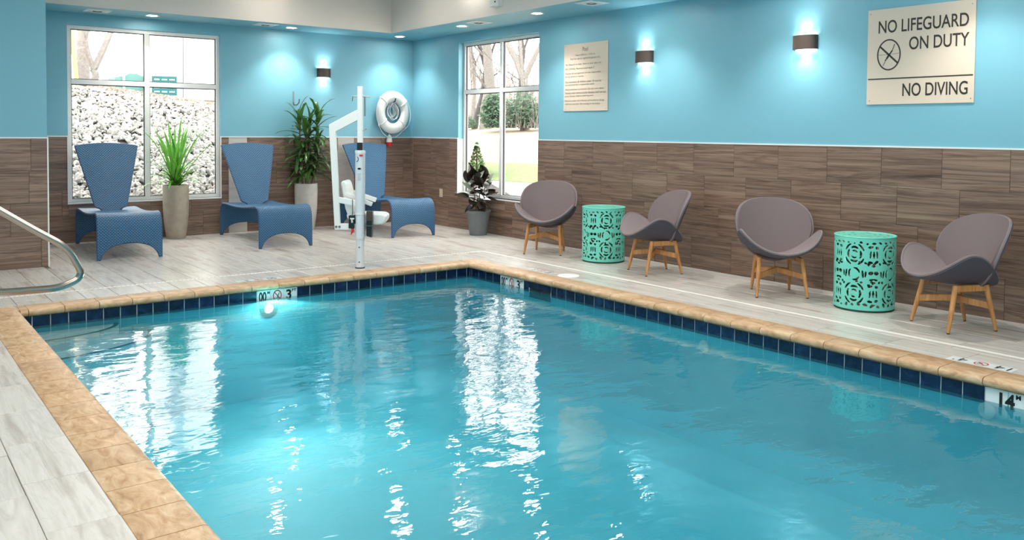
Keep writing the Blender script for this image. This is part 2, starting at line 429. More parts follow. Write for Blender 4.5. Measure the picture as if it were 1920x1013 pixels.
anch_r = [-4.2933, -4.4663, -5.904, -9.765]
for r in range(4):
    tile_row(wall_right, 'y', .008, H - (r + 1) * RH, H - r * RH, -12.2, -0.009, anch_r[r], .61, [(W2[0], W2[1], W2[2], W2[3])], WTILE, 0)
anch_b = [-5.55, -0.212, -5.886, -3.872]
S1, S2 = (-3.46, -3.156), (-1.533, -1.217)
for r in range(4):
    for (a0, a1) in ((CX, S1[0]), (S1[1], S2[0]), (S2[1], -0.009)):
        tile_row(wall_back, 'x', .008, H - (r + 1) * RH, H - r * RH, a0, a1, anch_b[r], .61, [(W1[0], W1[1], W1[2], W1[3])], WTILE, 0)
for (a0, a1) in (S1, S2):
    for k in range(2):
        tag(link('tile', tile_mesh(a1 - a0 - G, .008, H / 2 - G, PTILE), wall_back, ((a0 + a1) / 2, 0, H / 4 + k * H / 2)), 'pale grey upright tile')
anch_c = [-7.2, -6.613, -6.81, -7.1]
for r in range(4):
    tile_row(wcol, 'x', .008, H - (r + 1) * RH, H - r * RH, -8.4, CX - .001, anch_c[r], .61, [], WTILE, CY)

# windows
def window(idx, axis, w, depth):
    a0, a1, z0, z1 = w
    root = bpy.data.objects.new('window_%d' % idx, None); COL.objects.link(root); struct(root)
    FW = .055
    def B(mb, p0, p1, q0, q1, d0, d1, mi=0):
        if axis == 'x': mb.box(p0, p1, d0, d1, q0, q1, mi)
        else: mb.box(d0, d1, p0, p1, q0, q1, mi)
    d0, d1 = depth, depth + .07
    mb = MB()
    B(mb, a0, a1, z1 - FW, z1, d0, d1); B(mb, a0, a1, z0, z0 + FW, d0, d1)
    B(mb, a0, a0 + FW, z0 + FW, z1 - FW, d0, d1); B(mb, a1 - FW, a1, z0 + FW, z1 - FW, d0, d1)
    mb.build('window_frame', [ALU], root, bevel=.004)
    c = (a0 + a1) / 2 ; zt = 2.355
    mb = MB(); B(mb, c - .035, c + .035, z0 + FW, z1 - FW, d0 - .005, d1); mb.build('mullion', [ALU], root, bevel=.003)
    mb = MB(); B(mb, a0 + FW, c - .035, zt - .035, zt + .035, d0 - .003, d1); B(mb, c + .035, a1 - FW, zt - .035, zt + .035, d0 - .003, d1); mb.build('transom', [ALU], root, bevel=.003)
    for (p0, p1) in ((a0 + FW, c - .035), (c + .035, a1 - FW)):
        for (q0, q1) in ((z0 + FW, zt - .035), (zt + .035, z1 - FW)):
            mb = MB(); g = .012
            B(mb, p0, p1, q0, q0 + g, d0 + .02, d0 + .05, 1); B(mb, p0, p1, q1 - g, q1, d0 + .02, d0 + .05, 1)
            B(mb, p0, p0 + g, q0, q1, d0 + .02, d0 + .05, 1); B(mb, p1 - g, p1, q0, q1, d0 + .02, d0 + .05, 1)
            if axis == 'x': mb.add([(p0, d0 + .035, q0), (p1, d0 + .035, q0), (p1, d0 + .035, q1), (p0, d0 + .035, q1)], [(0, 1, 2, 3)], 0)
            else: mb.add([(d0 + .035, p0, q0), (d0 + .035, p1, q0), (d0 + .035, p1, q1), (d0 + .035, p0, q1)], [(0, 1, 2, 3)], 0)
            mb.build('pane', [GLASS, GASK], root)
    mb = MB(); B(mb, a0 - .0, a1, z0 - .02, z0, -.014, d0 + .01); mb.build('window_sill', [TRIM], root, bevel=.003)
    if axis == 'x':
        mb = MB(); B(mb, a0 - .012, a0, z0 - .02, H, -.012, 0); B(mb, a1, a1 + .012, z0 - .02, H, -.012, 0); mb.build('window_casing', [TRIM], root)
window(1, 'x', W1, .03)
window(2, 'y', W2, .10)

# ------------------------------------------------------------------ floor
PX, PY, LO, LI = -1.798, -4.584, -7.36, -7.074
NX, NY = -2.085, -4.862           # coping noses
QX, QY = -2.0395, -4.8143         # pool tile planes
WZ = -0.167
mb = MB()
mb.box(XL, 0, PY, 0, -.12, -.006); mb.box(PX, 0, YB, PY, -.12, -.006); mb.box(XL, LO, YB, PY, -.12, -.006)
floor = struct(mb.build('floor', [GROUTL]))
cands = []
x0 = -5.87 + .2972 * -13
for i in range(34):
    xa = x0 + .2972 * i; xb = xa + .2972
    if xa >= -0.01: break
    off = {0: -2.984, 1: -2.163, 2: -3.178, 3: -2.998}[(i - 11) % 4] if xa > LO - .01 else (-8.161 if i % 2 == 0 else -8.617)
    k = math.floor((-13 - off) / .6)
    while off + k * .6 < 0:
        ya, yb = off + k * .6, off + (k + 1) * .6; k += 1
        for rx0, rx1, ry0, ry1 in ((LO, 0, PY, 0), (PX, 0, -13, PY), (-9.4, LO, -13, 0)):
            u0, u1, v0, v1 = max(xa, rx0), min(xb, rx1), max(ya, ry0), min(yb, ry1)
            if u1 - u0 < .03 or v1 - v0 < .03: continue
            if u0 < CX and v1 > CY:
                if u1 > CX: u0 = CX
                elif v0 < CY: v1 = CY
                else: continue
                if u1 - u0 < .03 or v1 - v0 < .03: continue
            cx, cy = (u0 + u1) / 2, (v0 + v1) / 2
            d = Vector((cx + 8.2465, cy + 13.7287)); f = d.x * .61 + d.y * .792; rgt = d.x * .792 - d.y * .61
            vis = f > 2.5 and abs(rgt) < f * .64 and (-(1.67) / f) > -.46
            area = (u1 - u0) * (v1 - v0) / max(f, .1) ** 3
            cands.append((-(area if vis else area * 1e-4), u0, u1, v0, v1))
cands.sort()
for n, (a, u0, u1, v0, v1) in enumerate(cands[:298]):
    me = tile_mesh(u1 - u0 - .0045, .008, v1 - v0 - .0045, FTILE)
    o = link('tile', me, floor, ((u0 + u1) / 2, (v0 + v1) / 2, -.008)); o.rotation_euler = (-PI / 2, 0, 0)
mb = MB()
for (a, u0, u1, v0, v1) in cands[298:]: mb.box(u0 + .0018, u1 - .0018, v0 + .0018, v1 - .0018, -.008, 0)
FT2 = stone_mat('floor_travertine_far', [(0.3, S(172, 164, 155)), (0.5, S(200, 194, 187)), (0.7, S(214, 209, 203))], 12, 1.3, 3, 0.28, 0.02)
tag(mb.build('tile_remainder', FT2, floor), kind='stuff')
mb = MB(); mb.box(XL, -9.4, YB, 0, -.006, 0); mb.box(-9.4, LO, YB, -13, -.006, 0); mb.box(PX, 0, YB, -13, -.006, 0)
tag(mb.build('outer_tiling', FT2, floor))

# slot drains let into the deck
DR = flat('white_drain_grate', S(232, 228, 222), 0.5)
mb = MB()
mb.box(-7.36, -1.33, -4.085, -4.055, -.01, .002)
mb.box(-1.33, -1.295, -13, -4.055, -.01, .002)
dr = tag(mb.build('slot_drain', DR), 'narrow white slot drain running round the pool in the tiled deck', 'drain')
mb = MB()
for k in range(130): mb.box(-7.34 + k * .045, -7.34 + k * .045 + .014, -4.078, -4.062, .0, .0026)
tag(mb.build('drain_slot', flat('drain_gap', S(170, 162, 152), 0.9), dr), kind='stuff')

# ------------------------------------------------------------------ pool
mb = MB()
B0 = -1.25
x0p, x1p, y0p, y1p = LI, QX + .006, YB + 1.2, QY + .006
mb.add([(x0p, y0p, B0), (x1p, y0p, B0), (x1p, y1p, B0), (x0p, y1p, B0), (x0p, y0p, -.06), (x1p, y0p, -.06), (x1p, y1p, -.06), (x0p, y1p, -.06)],
       [(0, 1, 2, 3), (0, 4, 5, 1), (1, 5, 6, 2), (2, 6, 7, 3), (3, 7, 4, 0)])
basin = mb.build('pool_basin', BASIN)
struct(basin)
mb = MB(); mb.box(x0p, x1p, QY + .003, QY + .006, -.196, -.055); mb.box(QX + .003, QX + .006, y0p, QY, -.196, -.055)
mb.build('tile_bedding', WGROUT, basin)
mb = MB(); mb.add([(x0p, y0p, WZ), (x1p, y0p, WZ), (x1p, y1p, WZ), (x0p, y1p, WZ)], [(0, 1, 2, 3)])
tag(mb.build('pool_water', WATER), 'rippled turquoise water filling the rectangular swimming pool', 'water', None, 'stuff')

# waterline tiles
Q = .1526; TH = .134
def wtile(parent, axis, a0, a1, mat=NAVY, name='tile', label=None):
    me = tile_mesh(a1 - a0 - .008, .006, TH - .004, mat)
    c = (a0 + a1) / 2; z = -.0593 - TH / 2
    o = link(name, me, parent, (c, QY + .003, z)) if axis == 'x' else link(name, me, parent, (QX + .003, c, z), rz=-PI / 2)
    if label: tag(o, label)
    return o
def glyph(parent, s, axis, a0, a1, z0, z1, mat=BLACK):
    off = -.0045
    if axis == 'x': return text_obj('lettering', s, mat, parent, a0, a1, z0, z1, 'B', QY + off, bold=.035)
    return text_obj('lettering', s, mat, parent, a0, a1, z0, z1, 'R', QX + off, bold=.035)
def nodive(parent, axis, c, z, r, mapf=None, t=None):
    """red ring and slash over a small black diver"""
    def put(u, v): return (c + u, QY - .0045, z + v) if axis == 'x' else (QX - .0045, c - u, z + v)
    if mapf: put = mapf
    mb = MB(); n = 28; w_ = r * .2
    vs = []
    for i in range(n):
        a = 2 * PI * i / n; vs += [put(r * math.cos(a), r * 1.2 * math.sin(a)), put((r - w_) * math.cos(a), (r - w_) * 1.2 * math.sin(a))]
    mb.add(vs, [(2 * i, 2 * i + 1, (2 * i + 3) % (2 * n), (2 * i + 2) % (2 * n)) for i in range(n)])
    k = r * .7; h = r * .09
    mb.add([put(-k - h, k + h), put(-k + h, k + 2 * h), put(k + h, -k - h), put(k - h, -k - 2 * h)], [(0, 1, 2, 3)])
    mb.build('no_diving_ring', RED, parent)
    mb = MB(); mb.add([put(-.1 * r, -.5 * r), put(.1 * r, -.45 * r), put(.5 * r, .55 * r), put(.35 * r, .6 * r)], [(0, 1, 2, 3)])
    mb.add([put(-.55 * r, -.5 * r), put(.5 * r, -.5 * r), put(.5 * r, -.56 * r), put(-.55 * r, -.56 * r)], [(0, 1, 2, 3)])
    mb.build('diver_figure', BLACK, parent)
bx = -6.8205
wtile(basin, 'x', LI, bx - Q)
for i in range(-1, 32):
    a0, a1 = bx + i * Q, bx + (i + 1) * Q
    if a0 > QX - .02: break
    if 13 - 0 <= i <= 15: wtile(basin, 'x', a0, a1, WHITET, 'tile', 'white depth marker tile')
    else: wtile(basin, 'x', a0, min(a1, QX), NAVY)
a = bx + 13 * Q
glyph(basin, '00', 'x', a + .02, a + .105, -.189, -.084); glyph(basin, 'M', 'x', a + .115, a + .143, -.112, -.082)
nodive(basin, 'x', a + 1.5 * Q, -.137, .050)
glyph(basin, '3', 'x', a + 2 * Q + .025, a + 2 * Q + .085, -.189, -.084); glyph(basin, 'FT', 'x', a + 2 * Q + .092, a + 2 * Q + .143, -.112, -.082)
ry = -4.8561
wtile(basin, 'y', ry, QY)
for i in range(4): wtile(basin, 'y', ry - (i + 1) * Q, ry - i * Q)
s0 = ry - 4 * Q
for i in range(3): wtile(basin, 'y', s0 - (i + 1) * Q, s0 - i * Q, WHITET, 'tile', 'white depth marker tile')
glyph(basin, '00', 'y', s0 - .02, s0 - .105, -.189, -.084); glyph(basin, 'M', 'y', s0 - .115, s0 - .143, -.112, -.082)
nodive(basin, 'y', s0 - 1.5 * Q, -.137, .050)
glyph(basin, '3', 'y', s0 - 2 * Q - .025, s0 - 2 * Q - .085, -.189, -.084); glyph(basin, 'FT', 'y', s0 - 2 * Q - .092, s0 - 2 * Q - .143, -.112, -.082)
wtile(basin, 'y', -6.023, s0 - 3 * Q)
wtile(basin, 'y', -6.518, -6.421)
y = -6.518
while y > -12.4:
    i = round((y + 6.518) / -Q)
    if y - Q < -11.156 + .02 and y > -11.156 - .02 - 3 * Q + .1 and y <= -11.0: m_, l_ = WHITET, 'white depth marker tile'
    else: m_, l_ = NAVY, None
    wtile(basin, 'y', y - Q, y, m_, 'tile', l_); y -= Q
s1 = -11.156
glyph(basin, '14', 'y', s1 - .035, s1 - .135, -.189, -.084); glyph(basin, 'M', 'y', s1 - .14, s1 - .172, -.112, -.08)
nodive(basin, 'y', s1 - .155 - .09, -.137, .050)

# skimmer mouth
sk = thing('pool_skimmer', 'dark skimmer opening in the navy tiles near the pool corner', 'skimmer', (QX, -6.222, -.15))
mb = MB(); mb.box(-.004, .0, -.196, .196, .012, .09); mb.box(-.004, .0, -.196, .196, -.1, -.09); mb.build('faceplate', NAVY, sk)
mb = MB(); mb.add([(.001, -.19, -.09), (.001, .19, -.09), (.001, .19, .012), (.001, -.19, .012)], [(0, 1, 2, 3)]); mb.build('opening', BLACKP, sk)
mb = MB(); mb.box(-.006, -.001, .0, .15, -.06, .0); mb.build('weir_flap', BLACKP, sk)
# return fittings below the water on the right wall
for (yy, zz, lab) in ((-11.11, -.236, 'white oval return fitting just under the white marker tile'), (-8.618, -.30, 'white oval return fitting under water below the skimmer side tiles')):
    t = thing('return_fitting', lab, 'fitting', (QX + .004, yy, zz), 0, 'pool return fittings')
    mb = MB(); T = Matrix.Rotation(-PI / 2, 4, 'Y'); mb.lathe([(.0, .0), (.06, .0), (.055, .012), (.025, .016), (.0, .012)], 20, T=T); mb.build('faceplate', WHITE, t, True)
# underwater lamp
ul = thing('underwater_light', 'glowing round underwater lamp below the back depth marker', 'light', (-4.704, QY + .004, -.27))
mb = MB(); T = Matrix.Rotation(PI / 2, 4, 'X'); mb.lathe([(.055, 0), (.10, .0), (.10, .02), (.055, .02)], 24, T=T, caps=False); mb.build('bezel', CHROME, ul, True)
mb = MB(); mb.lathe([(.0, .015), (.045, .012)], 20, T=T); mb.build('lens', flat('lamp_lens', (1, 1, .95, 1), .3, emit=30), ul)
lamp('pool_lamp', 'SPOT', (-4.70, QY - .06, -.30), 320, (.75, 1, .92), (math.radians(104), 0, PI - math.radians(10)), spot=math.radians(120), blend=.9, radius=.05)

# entry steps in the far left corner
st = thing('pool_steps', 'pale curved entry steps with black nosing in the far left pool corner', 'steps', (LI + .002, QY - .002, -1.2))
def step(rx, ry_, z, top=True):
    mb = MB(); n = 14; vs = [(0, 0, z), (0, 0, -.05 * 0)]
    ring = [(rx * math.cos(a) , -ry_ * math.sin(a)) for a in [PI / 2 * i / n for i in range(n + 1)]]
    vs = [(0, 0, z)] + [(x_, y_, z) for x_, y_ in ring] + [(x_, y_, 0) for x_, y_ in ring]
    fs = [(0, i + 1, i + 2) for i in range(n)] + [(i + 1, i + 2, i + 3 + n, i + 2 + n) for i in range(n)]
    mb.add(vs, fs); s_ = mb.build('step', STEPM, st)
    mb = MB(); w_ = .045
    v2 = []
    for (x_, y_) in ring:
        l = math.hypot(x_, y_) or 1; v2 += [(x_, y_, z + .004), (x_ - x_ / l * w_, y_ - y_ / l * w_, z + .004)]
    mb.add(v2, [(2 * i, 2 * i + 1, 2 * i + 3, 2 * i + 2) for i in range(n)])
    mb.build('nosing', flat('black_nosing', S(26, 24, 26), .5), s_)
step(.84, .42, .97); step(1.15, .72, .86)

# coping stones
def cope_mesh(L_, W_, nose=True):
    k = ('c', round(L_, 3), round(W_, 3), nose)
    if k not in _tm:
        mb = MB(); t = .062; prof = []
        if nose:
            r = .026
            prof = [(0, -t), (W_ - .012, -t)]
            for i in range(7):
                a = -PI / 2 + PI * i / 6; prof.append((W_ - r + r * math.cos(a) * 1.0, -t / 2 + (t / 2 - .001) * math.sin(a)))
            prof += [(W_ - .03, .001), (.004, .001), (0, -.003)]
        n = len(prof); a = L_ / 2 - .0028
        vs = [(-a, p[0], p[1]) for p in prof] + [(a, p[0], p[1]) for p in prof]
        mb.add(vs, [(i, (i + 1) % n, n + (i + 1) % n, n + i) for i in range(n)] + [tuple(range(n)), tuple(range(n, 2 * n))[::-1]])
        me = bpy.data.meshes.new('coping_stone'); me.from_pydata(mb.v, [], mb.f); me.materials.append(COPE)
        bm = bmesh.new(); bm.from_mesh(me); bmesh.ops.recalc_face_normals(bm, faces=bm.faces); bm.to_mesh(me); bm.free()
        for p_ in me.polygons: p_.use_smooth = True
        me.set_sharp_from_angle(angle=math.radians(50)); _tm[k] = me
    return _tm[k]
mb = MB(); mb.box(LO, PX, PY - .222, PY, -.1, -.004); mb.box(LO, LO + .26, YB + 1.2, PY - .222, -.1, -.004); mb.box(PX - .232, PX, YB + 1.2, PY - .222, -.1, -.004)
cop = mb.build('pool_coping', flat('coping_mortar', S(186, 164, 140), .85))
tag(cop, 'tan bullnose stone coping edging the whole pool', 'coping')
def stone(x, y, L_, W_, rz): link('coping_stone', cope_mesh(L_, W_), cop, (x, y, 0), rz=rz)
# left run: nose towards +x
yj = -8.642
k = -14
while yj - (k + 1) * .2975 > -15:
    ya, yb = yj - k * .2975, yj - (k + 1) * .2975; k += 1
    ya = min(ya, PY)
    if ya - yb < .05: continue
    stone(LO, (ya + yb) / 2, ya - yb, LI - LO, -PI / 2)
# back run: nose towards -y
xj = -4.606; k = -9
while True:
    xa, xb = xj + k * .3, xj + (k + 1) * .3; k += 1
    xa = max(xa, LI)
    if xb < LI + .05: continue
    if xa > NX - .03: break
    xb = min(xb, NX)
    stone((xa + xb) / 2, PY, xb - xa, PY - NY, PI)
# right run: nose towards -x
yj = -8.639; k = -14
while yj - k * .307 > -15:
    ya, yb = yj - k * .307, yj - (k + 1) * .307; k += 1
    ya = min(ya, PY)
    if ya - yb < .05: continue
    stone(PX, (ya + yb) / 2, ya - yb, PX - NX, PI / 2)

# flush deck markers
def deck_marker(name, label, cx, cy, rz, w_, parts):
    t = thing(name, label, 'marker', (cx, cy, .0), rz, 'depth markers in the deck')
    mb = MB(); mb.box(-w_ / 2, w_ / 2, -.06, .06, .0003, .002); mb.build('marker_tile', WHITET, t)
    for (s_, a_, b_, mat_, z0_, z1_) in parts:
        if s_ == 'ring': nodive(t, 'x', 0, 0, .05, mapf=lambda u, v, a_=a_: (a_ + u, v * .85, .0026))
        else: text_obj('lettering', s_, mat_, t, a_, b_, z0_, z1_, 'B', 0, matrix=lambda h, z: (h, z, .0026))
deck_marker('deck_marker', 'white depth marker in the deck beside the back coping', -4.70, -4.515, PI, .5,
            [('00', -.2, -.1, BLACK, -.05, .05), ('ring', 0, 0, None, 0, 0), ('3', .1, .15, BLACK, -.05, .05), ('FT', .17, .21, BLACK, .01, .04)])
deck_marker('deck_marker', 'white depth marker in the deck beside the round skimmer lid', -1.722, -5.86, PI / 2, .46,
            [('00', -.2, -.1, BLACK, -.05, .05), ('ring', 0, 0, None, 0, 0), ('3', .1, .15, BLACK, -.05, .05), ('FT', .17, .21, BLACK, .01, .04)])
deck_marker('deck_marker', 'white depth marker in the deck below the rightmost lounge chair', -1.725, -10.93, PI / 2, .46,
            [('14', -.2, -.1, BLACK, -.05, .05), ('ring', 0, 0, None, 0, 0), ('4', .1, .16, BLACK, -.05, .05), ("'", .18, .19, BLACK, .02, .05)])
mb = MB(); mb.lathe([(0, .006), (.11, .006), (.125, .004), (.13, 0.0003)], 32)
tag(mb.build('skimmer_lid', WHITE, loc=(-1.665, -6.29, 0), smooth=True), 'round white skimmer lid on the deck between coping and perforated drum table', 'lid')

# ------------------------------------------------------------------ ceiling fittings
def downlight(x, y, z, label, on=True, size=.075):
    t = thing('ceiling_light', label, 'light', (x, y, z), 0, 'recessed ceiling downlights')
    mb = MB(); mb.lathe([(size, -.001), (size + .03, -.001), (size + .028, -.008), (size, -.006)], 28, caps=False); mb.build('trim_ring', WHITE, t, True)
    mb = MB(); mb.lathe([(0, -.003), (size, -.003)], 24); mb.build('lens', DLENS, t)
    return t
DLENS = flat('downlight_lens', (1, .97, .92, 1), .4, emit=28)
DL = [(-4.738, -.43, 'recessed downlight in the blue soffit above the left window'), (-2.555, -.40, 'recessed downlight in the blue soffit over the tall leafy plant'),
      (-.557, -.46, 'recessed downlight in the blue soffit at the room corner'), (-.575, -2.44, 'recessed downlight in the blue soffit above the right window'),
      (-.60, -4.36, 'recessed downlight in the blue soffit above the small rules sign'), (-.60, -6.3, 'recessed downlight in the blue soffit past the small rules sign'),
      (-.60, -8.25, 'recessed downlight in the blue soffit above the second wall lamp'), (-.60, -10.2, 'recessed downlight in the blue soffit past the large sign')]
for x, y, lab in DL:
    downlight(x, y, HC, lab)
    lamp('downlight_lamp', 'SPOT', (x, y, HC - .02), DOWN_W, WARM, (0, 0, 0), spot=math.radians(105), blend=.7, radius=.05)
for x, y, lab in ((-3.21, -1.39, 'in the raised ceiling, mirrored lowest left of centre in the water'), (-1.65, -2.33, 'in the raised ceiling, mirrored near the bottom centre of the water'), (-1.05, -3.3, 'in the raised ceiling, mirrored just right of the bottom centre of the water')):
    downlight(x, y, TOP, 'recessed downlight ' + lab, size=.09)
for x, y, lab in ((-5.48, -.44, 'square white air diffuser in the soffit above the left window'), (-3.03, -.50, 'square white air diffuser in the soffit between window and wall lamp'),
                  (-.63, -2.98, 'square white air diffuser in the soffit above the right window'), (-.67, -5.56, 'square white air diffuser in the soffit right of the rules sign')):
    t = thing('air_diffuser', lab, 'vent', (x, y, HC), 0, 'square air diffusers in the soffit')
    mb = MB(); a = .165
    mb.box(-a, a, -a, a, -.006, -.001); mb.build('plate', WHITE, t, bevel=.002)
    for k, q in enumerate((.10, .075, .05)):
        mb = MB()
        for sgn in ((1, 0), (-1, 0), (0, 1), (0, -1)):
            if sgn[0]: mb.box(sgn[0] * q - .004, sgn[0] * q + .004, -q, q, -.014, -.006)
            else: mb.box(-q, q, sgn[1] * q - .004, sgn[1] * q + .004, -.014, -.006)
        mb.build('louvre', WHITE if k != 2 else GASK, t)
t = thing('wall_speaker', 'small white box with a dark round lens mounted high on the pale fascia', 'device', (SX - .02, -3.905, 3.55))
mb = MB(); mb.box(-.09, 0, -.10, .10, -.09, .12); mb.build('housing', WHITE, t, bevel=.006)
mb = MB(); mb.lathe([(0, .004), (.012, .004), (.014, 0)], 14, T=Matrix.Translation((-.09, -.03, -.03)) @ Matrix.Rotation(-PI / 2, 4, 'Y')); mb.build('lens', BLACKP, t)

# ------------------------------------------------------------------ wall lamps
SL = flat('sconce_lens', (1, .98, .95, 1), .4, emit=14)
def sconce(label, loc, rz, w_, h_=.155, d_=.105):
    t = thing('wall_lamp', label, 'light', loc, rz, 'bronze up-and-down wall lamps')
    mb = MB(); n = 20; vs = []
    prof = [(-w_ / 2, 0)] + [(-w_ / 2 * math.cos(PI * i / n), -.03 - (d_ - .03) * math.sin(PI * i / n)) for i in range(n + 1)] + [(w_ / 2, 0)]
    k = len(prof); e = .006
    inner = [(x_ * (1 - 2 * e / w_), y_ + (e if 0 < i < k - 1 else 0)) for i, (x_, y_) in enumerate(prof)]
    for z in (-h_ / 2, h_ / 2): vs += [(x_, y_, z) for x_, y_ in prof]
    for z in (-h_ / 2, h_ / 2): vs += [(x_, y_, z) for x_, y_ in inner]
    fs = []
    for i in range(k - 1):
        fs += [(i, i + 1, k + i + 1, k + i), (2 * k + i, 3 * k + i, 3 * k + i + 1, 2 * k + i + 1), (i, 2 * k + i, 2 * k + i + 1, i + 1), (k + i, k + i + 1, 3 * k + i + 1, 3 * k + i)]
    mb.add(vs, fs); mb.build('shell', BRONZE, t, True)
    for s_, z in ((1, h_ / 2 - .012), (-1, -h_ / 2 + .012)):
        mb = MB(); mb.add([(x_, y_, z) for x_, y_ in inner], [tuple(range(k))]); mb.build('lens', SL, t)
    mb = MB(); mb.tube([(w_ / 2 - .002, -.035, 0), (w_ / 2 + .004, -.035, 0)], .006, 10); mb.build('set_screw', BLACKP, t)
    for s_ in (1, -1):
        rot = (PI if s_ > 0 else 0, 0, 0)
        R = Matrix.Rotation(rz, 4, 'Z'); p = Vector(loc) + R @ Vector((0, -.06, s_ * (h_ / 2 + .004)))
        lamp('wall_lamp_light', 'SPOT', p, SCONCE_W, (1, .98, .96), rot, spot=math.radians(120), blend=1.0, radius=.02)
sconce('bronze wall lamp on the blue back wall above the tall plant', (-1.805, 0, 2.667), 0, .24)
sconce('bronze wall lamp between the small rules sign and the large sign, nearer the small one', (0, -5.89, 2.672), -PI / 2, .285)
sconce('bronze wall lamp just left of the large black lettered sign', (0, -8.28, 2.675), -PI / 2, .285)

# ------------------------------------------------------------------ signs
sg = thing('pool_sign', 'large beige sign reading no lifeguard on duty and no diving', 'sign', (-.002, -9.53, 1.983))
mb = MB(); mb.box(-.010, 0, -.532, .53, 0, .96); mb.build('panel', SIGNM, sg, bevel=.001)
def SG(s_, y0, y1, z0, z1): text_obj('lettering', s_, DINK, sg, y0 + 9.53, y1 + 9.53, z0 - 1.983, z1 - 1.983, 'R', -.0115, bold=.012)
SG('NO LIFEGUARD', -9.115, -10.0, 2.699, 2.826); SG('ON DUTY', -9.435, -10.008, 2.515, 2.642); SG('NO DIVING', -9.378, -10.005, 2.06, 2.188)
mb = MB(); mb.box(-.0117, -.010, -10.049 + 9.53, -9.014 + 9.53, .252, .264); mb.build('divider', DINK, sg)
mb = MB(); n = 40; cy_, cz_, ra, rb = -9.229 + 9.53, 2.480 - 1.983, .124, .157; wv = .014; vs = []
for i in range(n):
    a = 2 * PI * i / n; vs += [(-.0115, cy_ + ra * math.cos(a), cz_ + rb * math.sin(a)), (-.0115, cy_ + (ra - wv) * math.cos(a), cz_ + (rb - wv) * math.sin(a))]
mb.add(vs, [(2 * i, 2 * i + 1, (2 * i + 3) % (2 * n), (2 * i + 2) % (2 * n)) for i in range(n)])
mb.add([(-.0116, cy_ + .098, cz_ + .078), (-.0116, cy_ + .088, cz_ + .094), (-.0116, cy_ - .098, cz_ - .078), (-.0116, cy_ - .088, cz_ - .094)], [(0, 1, 2, 3)])
mb.build('prohibition_ring', DINK, sg)
mb = MB()
def quad_line(p, q, wd): 
    dx, dz = q[0] - p[0], q[1] - p[1]; l = math.hypot(dx, dz); nx, nz = -dz / l * wd, dx / l * wd
    mb.add([(-.0116, cy_ + a_, cz_ + b_) for a_, b_ in ((p[0] + nx, p[1] + nz), (p[0] - nx, p[1] - nz), (q[0] - nx, q[1] - nz), (q[0] + nx, q[1] + nz))], [(0, 1, 2, 3)])
quad_line((-.06, .105), (-.035, .04), .004); quad_line((-.035, .04), (.0, -.005), .007); quad_line((0, -.005), (.022, -.04), .010); quad_line((.022, -.04), (.038, -.06), .006)
quad_line((.03, -.055), (.06, -.11), .003); quad_line((-.12, .012), (.0, .002), .0015); quad_line((0, .002), (.118, .002), .0015)
mb.build('diver_figure', DINK, sg)
for (y_, z_) in ((-9.027, 2.904), (-10.028, 2.901), (-9.033, 2.023), (-10.033, 2.022)):
    mb = MB(); mb.lathe([(0, .003), (.005, .002), (.006, 0)], 10, T=Matrix.Translation((-.010, y_ + 9.53, z_ - 1.983)) @ Matrix.Rotation(-PI / 2, 4, 'Y')); mb.build('screw', CHROME, sg)
rs = thing('rules_sign', 'smaller beige sign listing pool rules between the window and wall lamp', 'sign', (-.002, -4.735, 1.983))
mb = MB(); mb.box(-.010, 0, -.458, .46, 0, .966); mb.build('panel', SIGNM, rs, bevel=.001)
LINES = [('Pool', -4.676, -4.786, 2.833, 2.893), ('Hours: 8:00 am - 10:00 pm', -4.53, -4.935, 2.764, 2.797), ('Pool for use by registered guests only.', -4.416, -5.041, 2.714, 2.748),
 ('No lifeguard on duty. Swim at your own risk.', -4.312, -5.068, 2.635, 2.668), ("NO DIVING. Maximum pool depth 3'", -4.312, -4.924, 2.572, 2.606),
 ('Owners & management are not responsible', -4.31, -5.053, 2.507, 2.54), ('for accidents or injuries.', -4.31, -4.708, 2.463, 2.494), ('Non-swimmers & children under 18 must be', -4.31, -5.064, 2.388, 2.421),
 ('accompanied by a responsible adult.', -4.31, -4.928, 2.343, 2.376), ('Glass containers prohibited. Do not swim alone.', -4.31, -5.125, 2.276, 2.309), ('Persons with communicable diseases shall not use', -4.31, -5.157, 2.229, 2.262),
 ('pool. Shower before entering pool.', -4.31, -4.914, 2.181, 2.214), ('Persons under the influence of alcohol or drugs', -4.31, -5.128, 2.112, 2.145), ('shall not use pool. No running or horseplay.', -4.31, -5.053, 2.066, 2.099)]
GINK = flat('grey_brown_ink', S(96, 88, 78), .5)
for s_, a_, b_, c_, d_ in LINES: text_obj('lettering', s_, DINK if s_ == 'Pool' else GINK, rs, a_ + 4.735, b_ + 4.735, c_ - 1.983, d_ - 1.983, 'R', -.0115)
for (y_, z_) in ((-4.30, 2.92), (-5.165, 2.92), (-4.31, 2.01), (-5.165, 2.01)):
    mb = MB(); mb.lathe([(0, .003), (.005, .002), (.006, 0)], 10, T=Matrix.Translation((-.010, y_ + 4.735, z_ - 1.983)) @ Matrix.Rotation(-PI / 2, 4, 'Y')); mb.build('screw', CHROME, rs)
t = thing('wall_outlet', 'small beige cover plate low on the brown tiles left of the right window', 'outlet', (-.009, -.99, .58))
mb = MB(); mb.box(-.006, 0, -.052, .052, -.073, .073); mb.build('cover_plate', flat('beige_plastic', S(206, 192, 160), .4), t, bevel=.003)
mb = MB(); mb.box(-.009, -.006, -.018, .018, -.04, .04); mb.build('toggle', flat('beige_plastic_toggle', S(214, 202, 174), .4), t, bevel=.002)

